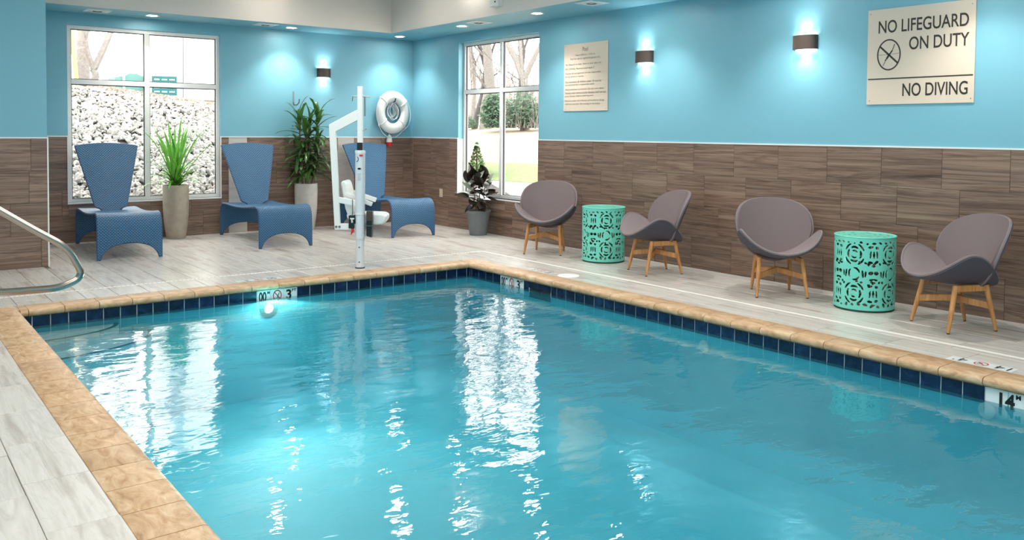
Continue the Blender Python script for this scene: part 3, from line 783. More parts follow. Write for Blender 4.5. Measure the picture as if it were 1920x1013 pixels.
# ------------------------------------------------------------------ life ring
lr = thing('life_ring', 'white life ring with rope hanging on the blue back wall in the corner', 'life ring', (-.49, -.015, 2.005))
mb = MB(); R0, r0 = .248, .082; vs = []; n, k = 48, 16
for i in range(n):
    a = 2 * PI * i / n
    for j in range(k):
        b = 2 * PI * j / k; rr = R0 + r0 * math.cos(b); vs.append((rr * math.cos(a), -.085 + .07 * math.sin(b), rr * math.sin(a) * 1.165))
mb.add(vs, [(i * k + j, ((i + 1) % n) * k + j, ((i + 1) % n) * k + (j + 1) % k, i * k + (j + 1) % k) for i in range(n) for j in range(k)])
mb.build('buoy', WHITE, lr, True)
for q in range(4):
    a = math.radians(35 + 90 * q + (12 if q % 2 else 0)); mb = MB()
    mb.tube([((R0 + 0.086 * math.cos(b)) * math.cos(a), -.085 + .074 * math.sin(b), (R0 + .086 * math.cos(b)) * math.sin(a) * 1.165) for b in [2 * PI * i / 16 for i in range(16)]], .008, 6, closed=True)
    mb.build('strap', ROPE, lr, True)
    mb = MB(); ca, sa = math.cos(a), math.sin(a) * 1.165
    mb.tube([((.335 + .02 * math.cos(b)) * ca - .02 * math.sin(b) * math.sin(a), -.09, (.335 + .02 * math.cos(b)) * sa + .02 * math.sin(b) * math.cos(a)) for b in [2 * PI * i / 10 for i in range(10)]], .008, 6, closed=True)
    mb.build('rope_loop', ROPE, lr, True)
mb = MB()
for q in range(4):
    a0 = math.radians(35 + 90 * q); a1 = a0 + PI / 2; pts = []
    for i in range(13):
        t_ = i / 12; a = a0 + (a1 - a0) * t_; rr = .345 + (.03 * math.sin(PI * t_) if q >= 2 else -.01 * math.sin(PI * t_)); pts.append((rr * math.cos(a), -.09, rr * math.sin(a) * 1.165 - (.02 * math.sin(PI * t_) if q >= 2 else 0)))
    mb.tube(pts, .006, 6)
mb.build('grab_line', ROPE, lr, True)
hk = thing('ring_hook', 'small dark hook above the life ring opening on the back wall', 'hook', (-.48, 0, 2.215))
mb = MB(); mb.tube([(0, -.001, .05), (0, -.03, .03), (0, -.10, -.02), (0, -.175, -.0), (.0, -.19, .05)], .009, 8); mb.build('hook_arm', BLACKP, hk, True)
cr = thing('rope_coil', 'loose coil of white rope hanging in the middle of the life ring', 'rope', (-.49, -.09, 2.2))
random.seed(3)
for q in range(7):
    mb = MB(); w_ = .03 + .012 * q; L_ = .26 + .05 * random.random(); ph = random.uniform(-.04, .04)
    mb.tube([(ph + w_ * math.sin(a) * (1 - .5 * math.cos(a)), .02 * math.sin(3 * a) - .01 * q + .03, -L_ / 2 + L_ / 2 * math.cos(a) + .02 * math.sin(2 * a + q)) for a in [2 * PI * i / 24 for i in range(24)]], .0055, 6, closed=True)
    mb.build('rope_strand', ROPE, cr, True)
fl = thing('throw_float', 'small red and white float hanging on cord below the life ring', 'float', (-.535, -.06, 1.38))
mb = MB(); mb.lathe([(0, 0), (.035, .012), (.052, .05), (.055, .09)], 18); mb.build('red_end', REDP, fl, True)
mb = MB(); mb.lathe([(.055, .09), (.052, .13), (.038, .19), (.015, .225), (0, .23)], 18); mb.build('white_end', WHITE, fl, True)
mb = MB(); mb.tube([(0, 0, .225), (-.015, 0, .29), (.02, -.01, .33), (.05, 0, .37), (.0, 0, .40)], .007, 6); mb.tube([(.0, 0, .40), (-.05, 0, .46), (-.1, 0, .5)], .007, 6)
mb.tube([(.03 + .025 * math.cos(a), -.005, .33 + .03 * math.sin(a)) for a in [2 * PI * i / 10 for i in range(10)]], .007, 6, closed=True); mb.build('cord', ROPE, fl, True)
wh = thing('wall_hook', 'grey metal wall hook above the tall leafy plant on the back wall', 'hook', (-2.35, -.002, 2.20))
mb = MB(); mb.box(-.012, .012, -.006, 0, -.09, .13); mb.build('backplate', flat('grey_hook_strip', S(128, 140, 144), .4, .4), wh)
mb = MB(); mb.tube([(.0, -.006, -.06), (.0, -.03, -.10), (.03, -.07, -.10), (.06, -.09, -.06), (.065, -.09, -.0)], .009, 8); mb.build('hook_arm', GASK, wh, True)

# ------------------------------------------------------------------ wicker chaise chairs
def sheet(mb, P, nu, nv, thick, uvf):
    """two skins with a rim from a function P(i, j) -> (point, normal)"""
    top = []; bot = []; uv = []
    for i in range(nu):
        for j in range(nv):
            p, n_ = P(i, j); top.append(p + n_ * thick / 2); bot.append(p - n_ * thick / 2); uv.append(uvf(i, j))
    o = len(mb.v); N_ = nu * nv
    mb.v += [tuple(v) for v in top + bot]
    if mb.uv is None: mb.uv = []
    mb.uv += uv + uv
    idx = lambda i, j: i * nv + j
    for i in range(nu - 1):
        for j in range(nv - 1):
            a, b, c, d = idx(i, j), idx(i + 1, j), idx(i + 1, j + 1), idx(i, j + 1)
            mb.f += [(o + a, o + b, o + c, o + d), (o + N_ + d, o + N_ + c, o + N_ + b, o + N_ + a)]; mb.m += [0, 0]
    rim = [(i, 0) for i in range(nu)] + [(nu - 1, j) for j in range(1, nv)] + [(i, nv - 1) for i in range(nu - 2, -1, -1)] + [(0, j) for j in range(nv - 2, 0, -1)]
    for q in range(len(rim)):
        a = idx(*rim[q]); b = idx(*rim[(q + 1) % len(rim)]); mb.f.append((o + a, o + b, o + N_ + b, o + N_ + a)); mb.m.append(1)
    return [tuple(P(i, j)[0]) for i, j in rim]

def make_chaise(name):
    W_ = .76; YF, YR = -.96, .97
    root = thing(name, '', 'chair')
    # profile of the seat, front apron -> top -> rear apron
    prof = [(-.955, 0.0), (-.955, .08), (-.955, .16), (-.953, .25), (-.95, .34), (-.945, .42), (-.93, .49), (-.90, .54), (-.85, .57), (-.78, .583)]
    prof += [(-.78 + (1.6) * t, .583 - .06 * t - .035 * math.sin(PI * t)) for t in [i / 12 for i in range(1, 12)]]
    prof += [(.84, .515), (.90, .49), (.94, .44), (.955, .36), (.96, .27), (.963, .18), (.965, .09), (.965, 0.0)]
    pts = [Vector((0, y, z)) for y, z in prof]; n = len(pts)
    sl = [0]
    for i in range(1, n): sl.append(sl[-1] + (pts[i] - pts[i - 1]).length)
    nv = 41
    def arch(u, h): # height of cut above the floor at lateral u in -1..1
        a = min(1, abs(u) / .93); return h * math.sqrt(max(0, 1 - a ** 2.3)) if a < 1 else 0
    def P(i, j):
        u = -1 + 2 * j / (nv - 1)
        p = pts[i].copy(); d = (pts[min(i + 1, n - 1)] - pts[max(i - 1, 0)]).normalized()
        nn = Vector((0, -d.z, d.y)); wid = W_ / 2
        h = arch(u, .215 if p.y < 0 else .20)
        if i <= 5: # apron: squash rows up to the arch
            z5 = pts[5].z; p.z = h + (z5 - h) * (p.z / z5)
        if i >= n - 6:
            z5 = pts[n - 6].z; p.z = h + (z5 - h) * (p.z / z5)
        flare = 1 - .03 * max(0, (p.z - .3)) ; 
        p.x = u * wid * flare
        if 8 < i < n - 6: p.z -= .012 * (1 - u * u)
        return p, nn
    mb = MB(); rim = sheet(mb, P, n, nv, .028, lambda i, j: (-W_ / 2 + W_ * j / (nv - 1), sl[i] if 5 < i < n - 6 else (P(i, j)[0].z if i <= 5 else sl[n - 6] + pts[n - 6].z - P(i, j)[0].z) + (0 if i > 5 else sl[5] - pts[5].z)))
    mb.build('seat', [WICK, WICKE], root, True)
    mb = MB(); mb.tube(rim, .014, 8, closed=True); mb.build('rim_binding', WICKE, root, True)
    for sx in (-1, 1):
        for yy in (-.955, .965):
            m2 = MB(); m2.lathe([(.013, 0), (.016, .02), (.0, .028)], 10, c=(sx * .372, yy, 0)); m2.build('leg_tip', FOOT, root, True)
    # back: a tall fan rising from the rear third of the seat
    nb = 25; nvb = 25
    def PB(i, j):
        t = i / (nb - 1); u = -1 + 2 * j / (nvb - 1)
        wd = (.185 + .225 * t) ; rnd = 1.0
        if t < .06: rnd = .80 + .20 * math.sqrt(t / .06)
        z = .50 + .92 * t + (.035 * (1 - u * u)) * t
        if t < .08: z += .05 * (abs(u) ** 4) * (1 - t / .08)
        y = .44 + .36 * t + .05 * t * t - .05 * (u * u) * t
        nn = Vector((0, -.93, .36)).normalized()
        return Vector((u * wd * rnd, y, z)), nn
    mb = MB(); rim = sheet(mb, PB, nb, nvb, .026, lambda i, j: ((-1 + 2 * j / (nvb - 1)) * (.185 + .225 * i / (nb - 1)), i / (nb - 1) * 1.0))
    mb.build('backrest', [WICK, WICKE], root, True)
    mb = MB(); mb.tube(rim, .013, 8, closed=True); mb.build('rim_binding', WICKE, root, True)
    return root
ch = make_chaise('wicker_chair')
spots = [(-5.405, -1.135, -3.5, 'blue woven wicker chaise chair in front of the left window, leftmost'), (-3.34, -1.21, -3.2, 'blue woven wicker chaise chair between the two tall planters'),
         (-1.21, -1.14, -2.0, 'blue woven wicker chaise chair behind the pool lift under the life ring')]
for i, (x, y, a, lab) in enumerate(spots):
    o = ch if i == 0 else copy_tree(ch)
    o.location = (x, y, 0); o.rotation_euler = (0, 0, math.radians(a)); tag(o, lab, 'chair', 'blue wicker chaise chairs')

# ------------------------------------------------------------------ shell lounge chairs
def make_lounge(name):
    root = thing(name, '', 'chair')
    def seat_pt(r, th, off):
        c, s_ = math.cos(th), math.sin(th); e = 2 / 2.25
        s = .515 * r * math.copysign(abs(c) ** e, c); t = .345 * r * math.copysign(abs(s_) ** e, s_)
        q_ = (s / .515) ** 2; t = t * (1 - .38 * q_) - .07 * q_
        Rb = .44; an = s / Rb
        n_ = Vector((-math.sin(an), 0, math.cos(an)))
        t = t; z0 = .405 + .03 * (-t / .345) ** 2 * (1 if t < 0 else .3) - .03 * (t / .345)
        p = Vector((Rb * math.sin(an), -.06 + t, z0 + Rb * (1 - math.cos(an)))) + n_ * off
        if off > 0: p -= n_ * 0.02 * (r ** 8)
        return p
    def back_pt(r, th, off):
        c, s_ = math.cos(th), math.sin(th); e = 2 / 2.2
        s = .43 * r * math.copysign(abs(c) ** e, c); t = .345 * r * math.copysign(abs(s_) ** e, s_)
        if t < 0: s *= 1 - .35 * (t / .345) ** 2 * 0.6
        Rb = .62; an = s / Rb
        q = Vector((Rb * math.sin(an), -Rb * (1 - math.cos(an)), t))
        n_ = Vector((-math.sin(an), -math.cos(an), 0))
        q += n_ * off
        ti = math.radians(24); q.y -= .05 * (t / .345) ** 2 * 0
        y = q.y * math.cos(ti) + q.z * math.sin(ti); z = -q.y * math.sin(ti) + q.z * math.cos(ti)
        return Vector((q.x, .235 + y, .66 + z))
    def skin(fn, t0, t1, nm, mat):
        mb = MB(); nr, nt_ = 9, 48
        vs = []; fs = []
        for side, off in ((0, t1), (1, t0)):
            for i in range(nr + 1):
                r = (i / nr) ** .8
                for j in range(nt_):
                    vs.append(tuple(fn(max(r, .001), 2 * PI * j / nt_, off)))
        B_ = (nr + 1) * nt_
        for i in range(nr):
            for j in range(nt_):
                a, b, c, d = i * nt_ + j, i * nt_ + (j + 1) % nt_, (i + 1) * nt_ + (j + 1) % nt_, (i + 1) * nt_ + j
                fs += [(a, b, c, d), (B_ + d, B_ + c, B_ + b, B_ + a)]
        for j in range(nt_): a, b = nr * nt_ + j, nr * nt_ + (j + 1) % nt_; fs.append((a, b, B_ + b, B_ + a))
        mb.add(vs, fs); mb.build(nm, mat, root, True)
    skin(seat_pt, .0, .028, 'seat_cushion', FAB); skin(lambda r, t, o: seat_pt(r * 1.0, t, o), -.024, -.0005, 'seat_shell', FABD)
    skin(back_pt, .0, .028, 'back_cushion', FAB2); skin(back_pt, -.024, -.0005, 'back_shell', FABD)
    for fn, nm in ((seat_pt, 'seat_welt'), (back_pt, 'back_welt')):
        mb = MB(); mb.tube([fn(1.0, 2 * PI * j / 64, -.001) for j in range(64)], .013, 6, closed=True); mb.build(nm, FAB, root, True)
    feet = [(-.255, -.25), (.255, -.25), (.20, .235), (-.20, .235)]; tops = [(-.215, -.165), (.215, -.165), (.175, .15), (-.175, .15)]
    for (fx, fy), (tx, ty) in zip(feet, tops):
        mb = MB(); mb.tube([(fx, fy, .008), (fx * .9 + tx * .1, fy * .9 + ty * .1, .05), (tx * .5 + fx * .5, ty * .5 + fy * .5, .2), (tx, ty, .40)], [.013, .0155, .021, .023], 12); mb.build('leg', WOOD, root, True)
        mb = MB(); mb.lathe([(.013, 0), (.013, .01)], 10, c=(fx, fy, 0)); mb.build('glide', FOOT, root)
    for sx in (-1, 1):
        a, b = Vector((sx * .213, -.17, .375)), Vector((sx * .176, .155, .375)); d = (b - a); L_ = d.length; ang = math.atan2(d.y, d.x)
        mb = MB(); T = Matrix.Translation(a) @ Matrix.Rotation(ang, 4, 'Z'); mb.box(0, L_, -.016, .016, -.028, .028, T=T); mb.build('side_rail', WOOD, root, bevel=.006)
    for (i, k) in ((0, 2), (1, 3)):
        mb = MB(); a = Vector((feet[i][0] * .52 + tops[i][0] * .48, feet[i][1] * .52 + tops[i][1] * .48, .215)); b = Vector((feet[k][0] * .52 + tops[k][0] * .48, feet[k][1] * .52 + tops[k][1] * .48, .215)); m_ = Vector((0, -.02, .26))
        for p_, q_ in ((a, m_), (m_, b)):
            d = q_ - p_; s_ = Vector((-d.y, d.x, 0)).normalized() * .012; h = Vector((0, 0, .028))
            mb.add([p_ + s_ + h, p_ - s_ + h, p_ - s_ - h, p_ + s_ - h, q_ + s_ + h, q_ - s_ + h, q_ - s_ - h, q_ + s_ - h], [(0, 1, 2, 3), (4, 7, 6, 5), (0, 4, 5, 1), (1, 5, 6, 2), (2, 6, 7, 3), (3, 7, 4, 0)])
        mb.build('crossbar', WOOD, root, bevel=.004)
    mb = MB(); mb.tube([(-.17, .165, .362), (.17, .165, .362)], .007, 8); mb.build('hinge_rod', CHROME, root)
    return root
lo = make_lounge('lounge_chair')
for i, (x, y, a, lab) in enumerate([(-.645, -4.67, -53, 'grey fabric shell lounge chair with oak legs beside the right window, leftmost of the four'),
        (-.63, -6.71, -111.4, 'grey fabric shell lounge chair turned towards the first turquoise drum table'),
        (-.61, -8.38, -40.6, 'grey fabric shell lounge chair facing the pool, left of the second drum table'),
        (-.63, -10.235, -119.3, 'grey fabric shell lounge chair at the right edge, past the second drum table')]):
    o = lo if i == 0 else copy_tree(lo)
    o.location = (x, y, 0); o.rotation_euler = (0, 0, math.radians(a)); tag(o, lab, 'chair', 'grey shell lounge chairs')

# ------------------------------------------------------------------ perforated drum tables
def make_drum(name):
    import numpy as np
    root = thing(name, '', 'table')
    Rr, Ht = .278, .69; nu, nv = 380, 150
    Wc = 2 * PI * Rr
    uu = (np.arange(nu) + .5) / nu * Wc; vv = (np.arange(nv) + .5) / nv * Ht
    U, V = np.meshgrid(uu, vv, indexing='ij'); hole = np.zeros_like(U, bool)
    def du(c): d = np.abs(U - c % Wc); return np.minimum(d, Wc - d) * np.where(((U - c) % Wc) < Wc / 2, 1, -1)
    def bean(cx, cy, a, b, rot):
        x = du(cx); y = V - cy; xr = x * math.cos(rot) + y * math.sin(rot); yr = -x * math.sin(rot) + y * math.cos(rot)
        hole[((xr / a) ** 2 + (yr / b) ** 2) < 1] = True
    def arc(cx, cy, r, w_, a0, a1, sq=1.12):
        x = du(cx); y = (V - cy) / sq; rr = np.hypot(x, y); an = np.arctan2(y, x); mid = (a0 + a1) / 2; half = (a1 - a0) / 2
        dd = np.abs((an - mid + PI) % (2 * PI) - PI)
        taper = np.sqrt(np.clip(1 - (dd / half) ** 2, 0, 1)); hole[(np.abs(rr - r) < w_ * taper)] = True
    rnd = random.Random(11); cell = Wc / 5
    for c in range(5):
        for row, cy in enumerate((.53, .16)):
            cx = cell * (c + .25)
            for k in range(2): arc(cx, cy, .030, .006, PI * k + .5, PI * k + 2.3)
            for k in range(4): arc(cx, cy, .060, .0085, PI / 2 * k + .95, PI / 2 * k + 2.1)
            for k in range(4):
                arc(cx, cy, .090, .0075, PI / 2 * k + .35, PI / 2 * k + 1.2)
            cx2 = cx + cell / 2
            for s_ in (-1, 0, 1): bean(cx2 + s_ * .030, cy, .0075, .034, .12 * s_)
            for s_ in (-1, 1):
                bean(cx2 - .03, cy + s_ * .072, .022, .011, .2 * s_); bean(cx2 + .028, cy + s_ * .066, .016, .012, -.3 * s_)
                bean(cx2, cy + s_ * .106, .020, .0085, 0)
        cy = .345; cx = cell * (c + .25)
        for k in range(3): arc(cx, cy, .050, .0075, 2 * PI / 3 * k + .2, 2 * PI / 3 * k + 1.7)
        for s_ in (-1, 1):
            bean(cx + s_ * .078, cy, .008, .036, .1 * s_); bean(cx + s_ * .103, cy, .007, .030, -.1 * s_)
            bean(cx + cell / 2 - .025 * s_, cy + .012, .021, .017, .3 * s_); bean(cx + cell / 2 + .02 * s_, cy - .05, .02, .009, -.3 * s_)
        for k in range(7):
            bean(cell * (c + rnd.random()), .245 + .05 * rnd.random() - .02, .011, .010, rnd.random() * 3)
            bean(cell * (c + rnd.random()), .445 + rnd.uniform(-.01, .01), .014, .008, rnd.random() * 3)
        for k in range(6):
            bean(cell * (c + (k + .5) / 6), .635 + rnd.uniform(-.006, .01), .006 + .012 * rnd.random(), .008, rnd.uniform(-1, 1)); bean(cell * (c + (k + .3) / 6), .048 + rnd.uniform(-.01, .01), .016 * rnd.random() + .008, .011, rnd.uniform(-1.4, 1.4))
    edge = (V < .028) | (V > Ht - .03); hole &= ~edge
    me = bpy.data.meshes.new('perforated_side')
    vs = [(Rr * math.cos(2 * PI * i / nu), Rr * math.sin(2 * PI * i / nu), .018 + Ht * j / nv) for i in range(nu) for j in range(nv + 1)]
    fs = []
    for i in range(nu):
        i2 = (i + 1) % nu
        for j in range(nv):
            if not hole[i, j]: fs.append((i * (nv + 1) + j, i2 * (nv + 1) + j, i2 * (nv + 1) + j + 1, i * (nv + 1) + j + 1))
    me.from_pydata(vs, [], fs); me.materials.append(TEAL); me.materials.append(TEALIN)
    bm = bmesh.new(); bm.from_mesh(me); bmesh.ops.delete(bm, geom=[v for v in bm.verts if not v.link_faces], context='VERTS')
    for _ in range(2): bmesh.ops.smooth_vert(bm, verts=[v for v in bm.verts if any(e.is_boundary for e in v.link_edges)], factor=.5, use_axis_x=True, use_axis_y=True, use_axis_z=True)
    bm.to_mesh(me); bm.free()
    for p in me.polygons: p.use_smooth = True
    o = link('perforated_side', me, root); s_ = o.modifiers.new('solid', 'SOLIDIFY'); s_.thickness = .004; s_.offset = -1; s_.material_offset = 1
    # perforated lid
    ng = 90; step_ = 2 * Rr / ng; vs = []; fs = []; top = []
    beans = []
    for k in range(5):
        for (r_, n_, a_, b_) in ((.09, 4, .026, .014), (.15, 6, .026, .015), (.205, 9, .022, .015), (.245, 14, .016, .009)):
            if k == 0:
                for q in range(n_): an = 2 * PI * q / n_ + r_ * 20; beans.append((r_ * math.cos(an), r_ * math.sin(an), a_, b_, an + PI / 2 + rnd.uniform(-.4, .4)))
    def inb(x, y):
        for (cx, cy, a_, b_, rt) in beans:
            dx, dy = x - cx, y - cy
            if abs(dx) > .03 or abs(dy) > .03: continue
            if ((dx * math.cos(rt) + dy * math.sin(rt)) / a_) ** 2 + ((-dx * math.sin(rt) + dy * math.cos(rt)) / b_) ** 2 < 1: return True
        return False
    nrr, nth = 56, 220
    vs = [((Rr - .003) * (.02 + .98 * i / nrr) * math.cos(2 * PI * j / nth), (Rr - .003) * (.02 + .98 * i / nrr) * math.sin(2 * PI * j / nth), Ht + .018) for i in range(nrr + 1) for j in range(nth)]
    for i in range(nrr):
        for j in range(nth):
            rm = (Rr - .003) * (.02 + .98 * (i + .5) / nrr); an = 2 * PI * (j + .5) / nth
            if not inb(rm * math.cos(an), rm * math.sin(an)): fs.append((i * nth + j, (i + 1) * nth + j, (i + 1) * nth + (j + 1) % nth, i * nth + (j + 1) % nth))
    fs.append(tuple(range(nth)))
    me = bpy.data.meshes.new('tabletop'); me.from_pydata(vs, [], fs); me.materials.append(TEAL)
    o = link('tabletop', me, root); s_ = o.modifiers.new('solid', 'SOLIDIFY'); s_.thickness = .004; s_.offset = -1
    mb = MB(); mb.tube([(Rr * math.cos(a), Rr * math.sin(a), Ht + .016) for a in [2 * PI * i / 64 for i in range(64)]], .006, 8, closed=True); mb.build('top_rim', TEAL, root, True)
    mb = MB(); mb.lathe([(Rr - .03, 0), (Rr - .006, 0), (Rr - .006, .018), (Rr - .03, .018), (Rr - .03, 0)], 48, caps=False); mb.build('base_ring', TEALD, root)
    return root
dt = make_drum('drum_table')
tag(dt, 'turquoise perforated metal drum table between the first two lounge chairs', 'table', 'turquoise drum tables'); dt.location = (-.51, -5.665, 0)
d2 = copy_tree(dt); tag(d2, 'turquoise perforated metal drum table between the two rightmost lounge chairs', 'table', 'turquoise drum tables'); d2.location = (-.515, -9.31, 0); d2.rotation_euler = (0, 0, .5)

# ------------------------------------------------------------------ planters
def leaf_mesh(base, az, el, L_, w_, droop, segs=7, fold=.25, shape='strap', twist=0):
    """one leaf blade starting at base, azimuth az, elevation el, bending down by droop"""
    vs = []; fs = []; p = Vector(base); a = el; ca, sa = math.cos(az), math.sin(az)
    side = Vector((-sa, ca, 0))
    for i in range(segs + 1):
        t = i / segs
        if shape == 'strap': ww = w_ * (.45 + .55 * math.sin(PI * min(1, t * 1.25 + .12) ** .8) if t < .7 else .98 * (1 - ((t - .7) / .3) ** 1.6)) if True else 0
        else: ww = w_ * max(.04, math.sin(PI * min(1, max(0, (t + .02) ** .85))) ** .75)
        ww = max(ww, .002)
        d = Vector((ca * math.cos(a), sa * math.cos(a), math.sin(a))); up = side.cross(d) * -1
        sd = (side * math.cos(twist) + up * math.sin(twist))
        vs += [p - sd * ww / 2 + up * fold * ww / 2, p, p + sd * ww / 2 + up * fold * ww / 2]
        p = p + d * (L_ / segs); a -= droop / segs * (0.4 + 1.2 * t)
    for i in range(segs):
        k = i * 3; fs += [(k, k + 1, k + 4, k + 3), (k + 1, k + 2, k + 5, k + 4)]
    return vs, fs
def clampwall(vs, loc):
    out = []
    for v in vs:
        v = Vector(v); 
        if v.y + loc[1] > -.012: v.y = -.012 - loc[1] - .02 * random.random()
        if v.x + loc[0] > -.012: v.x = -.012 - loc[0]
        out.append(v)
    return out
def leaf_obj(root, mat, loc, *a, **k):
    vs, fs = leaf_mesh(*a, **k); me = bpy.data.meshes.new('leaf'); me.from_pydata([tuple(v) for v in clampwall(vs, loc)], [], fs)
    for m_ in (mat if isinstance(mat, list) else [mat]): me.materials.append(m_)
    for p in me.polygons: p.use_smooth = True
    return link('leaf', me, root)
random.seed(21)
# spiky bright plant in beige planter
P1 = (-4.36, -.245, 0)
pl = thing('planter', 'tall beige concrete planter in front of the left window', 'planter', P1)
mb = MB(); mb.lathe([(.135, 0), (.142, .03), (.165, .18), (.182, .36), (.189, .6), (.189, .815), (.184, .822), (.172, .82), (.168, .76)], 40); mb.build('vessel', CONC, pl, True)
mb = MB(); mb.lathe([(0, .762), (.168, .76)], 24); mb.build('soil', SOIL, pl)
yp = thing('yucca_plant', 'bright green spiky plant with strap leaves in the beige planter', 'plant', (P1[0], P1[1], .765))
for q, (dx, dy) in enumerate(((0, 0), (.05, .02), (-.05, -.02))):
    mb = MB(); mb.tube([(dx, dy, -.0), (dx * 1.3, dy * 1.3, .10), (dx * 1.6, dy * 1.6, .2)], [.022, .02, .018], 8); mb.build('stem', STEM, yp, True)
for k in range(84):
    t = k / 84; az = k * 2.399 + random.uniform(-.3, .3); el = math.radians(84 - 62 * t ** 1.1 + random.uniform(-6, 6)); L_ = random.uniform(.72, .95) if t < .45 else random.uniform(.38, .6)
    if math.sin(az) > 0 and t > .35: L_ *= .55
    b = (random.uniform(-.06, .06), random.uniform(-.05, .03), .05 + .18 * (1 - t) * random.random())
    leaf_obj(yp, LEAF1, P1, b, az, el, L_, random.uniform(.032, .046), math.radians(12 + 75 * t * random.uniform(.6, 1.3)), fold=.35)
# tall bushy plant in pale grey planter
P2 = (-2.235, -.25, 0)
p2 = thing('planter', 'tall pale grey planter partly behind the middle wicker chair', 'planter', P2)
mb = MB(); mb.lathe([(.135, 0), (.142, .03), (.165, .18), (.182, .36), (.189, .6), (.189, .775), (.184, .782), (.172, .78), (.168, .72)], 40); mb.build('vessel', CONCG, p2, True)
mb = MB(); mb.lathe([(0, .722), (.168, .72)], 24); mb.build('soil', SOIL, p2)
dp = thing('corn_plant', 'tall dark green leafy plant with several canes in the pale grey planter', 'plant', (P2[0], P2[1], .725))
canes = [(-.13, -.02, 1.16), (.19, -.05, 1.20), (.05, -.02, 1.10), (-.03, -.08, .90), (.16, -.10, .72), (-.12, -.08, .62)]
for (dx, dy, h_) in canes:
    mb = MB(); mb.tube([(dx * .5, dy * .5, 0), (dx * .8, dy * .8, h_ * .5), (dx, dy, h_)], [.016, .014, .012], 8); mb.build('stem', STEM, dp, True)
for ci, (dx, dy, h_) in enumerate(canes):
    nl = int(h_ * 24) + 4
    for k in range(nl):
        t = k / nl; z = h_ * (1 - .82 * t); az = k * 2.399 + ci * 1.1 + random.uniform(-.3, .3)
        el = math.radians(80 - 120 * min(1, t * 1.6) + random.uniform(-10, 10)) if t < .3 else math.radians(random.uniform(-25, 30))
        L_ = random.uniform(.34, .50) * (.8 if math.sin(az) > .3 else 1)
        leaf_obj(dp, LEAF2, P2, (dx * (1 - t * .3), dy * (1 - .3 * t), z), az, max(el, math.radians(-30)), L_, random.uniform(.06, .085), math.radians(random.uniform(50, 110)), segs=6, fold=.3)
# rubber plant
P3 = (-.255, -2.48, 0)
p3 = thing('planter', 'grey ribbed bucket planter below the right window', 'planter', P3)
prof = [(.135, 0)]; nrib = 16
for i in range(nrib):
    for q in (0, .5): t = (i + q) / nrib; prof.append((.140 + .048 * t + (.003 if q else -.001), .01 + .36 * t))
prof += [(.20, .375), (.204, .40), (.196, .403), (.184, .398), (.18, .35)]
mb = MB(); mb.lathe(prof, 40); mb.build('vessel', BUCK, p3, True)
mb = MB(); mb.lathe([(0, .352), (.18, .35)], 24); mb.build('soil', SOIL, p3)
rp = thing('rubber_plant', 'dark glossy broad leaved rubber plant in the ribbed bucket planter', 'plant', (P3[0], P3[1], .355))
for (dx, dy, h_) in ((.02, .0, .55), (-.05, .03, .5), (.05, -.04, .42)):
    mb = MB(); mb.tube([(dx * .5, dy * .5, 0), (dx, dy, h_ * .5), (dx * 1.6, dy * 1.6, h_)], [.010, .009, .007], 8); mb.build('stem', flat('rubber_stem', S(120, 84, 60), .6), rp, True)
random.seed(5)
for k in range(58):
    t = k / 58; az = k * 2.399 + random.uniform(-.4, .4); el = math.radians(76 - 95 * t + random.uniform(-14, 14)); z = .58 - .44 * t
    if math.cos(az) > .2: L_ = random.uniform(.17, .21)
    else: L_ = random.uniform(.22, .29)
    dx = .13 * random.uniform(-1, 1); dy = .16 * random.uniform(-1, 1)
    leaf_obj(rp, LEAF3 if k % 5 else LEAF3B, P3, (dx, dy, z), az, el, L_, random.uniform(.13, .165), math.radians(random.uniform(5, 50)), segs=8, fold=.12, shape='oval', twist=random.uniform(-.7, .7))

# ------------------------------------------------------------------ pool lift
lf = thing('pool_lift', 'white pool access lift with a hanging plastic seat at the pool edge', 'pool lift', (-3.393, -4.415, 0), math.atan2(-.6103, .7921))
mb = MB(); mb.lathe([(.052, 0), (.052, .36)], 10); mb.build('base_post', POWD, lf, True)
mb = MB(); mb.lathe([(.058, 0), (.06, .004), (.06, .012), (.053, .014)], 20); mb.build('floor_flange', GASK, lf)
mb = MB(); mb.lathe([(.060, .36), (.060, 1.43), (.055, 1.435)], 10); mb.build('mast', POWD, lf, True)
mb = MB(); mb.lathe([(.0635, .655), (.0635, .672)], 16); mb.build('mast_band', WHITE, lf); mb = MB(); mb.lathe([(.0635, 1.40), (.0635, 1.432)], 10); mb.build('mast_collar', WHITE, lf)
mb = MB(); mb.box(-.031, .031, -.031, .031, 1.43, 2.21); mb.build('inner_mast', WHITE, lf, bevel=.006)
mb = MB(); mb.box(-.0335, .0335, -.0335, .0335, 1.437, 1.53); mb.build('wear_sleeve', BLACKP, lf)
mb = MB(); mb.tube([(-.09, -.0, 2.09), (.12, 0, 2.09)], .007, 8); mb.tube([(-.09, 0, 2.09), (-.095, 0, 2.03)], .007, 8); mb.tube([(.05, .02, 2.09), (.055, .02, 1.85)], .009, 8); mb.build('locking_pin', CHROME, lf)
mb = MB(); mb.tube([(-.05, 0, 1.675), (.05, 0, 1.675)], .006, 8); mb.tube([(.05, 0, 1.675), (.075, 0, 1.70), (.085, 0, 1.67), (.05, 0, 1.675)], .005, 6); mb.build('locking_pin', CHROME, lf)
for zz in (.08, .26):
    mb = MB(); mb.lathe([(0, .004), (.008, .003), (.009, 0)], 10, T=Matrix.Translation((0, -.0515, zz)) @ Matrix.Rotation(PI / 2, 4, 'X')); mb.build('bolt', GASK, lf)
mb = MB(); n = 16
vs = []
for i in range(n + 1):
    a = -1.9 + 3.2 * i / n; vs += [(-.03 + .022 * math.cos(a), -.0605, 1.33 + .034 * math.sin(a)), (-.03 + .013 * math.cos(a), -.0605, 1.33 + .024 * math.sin(a))]
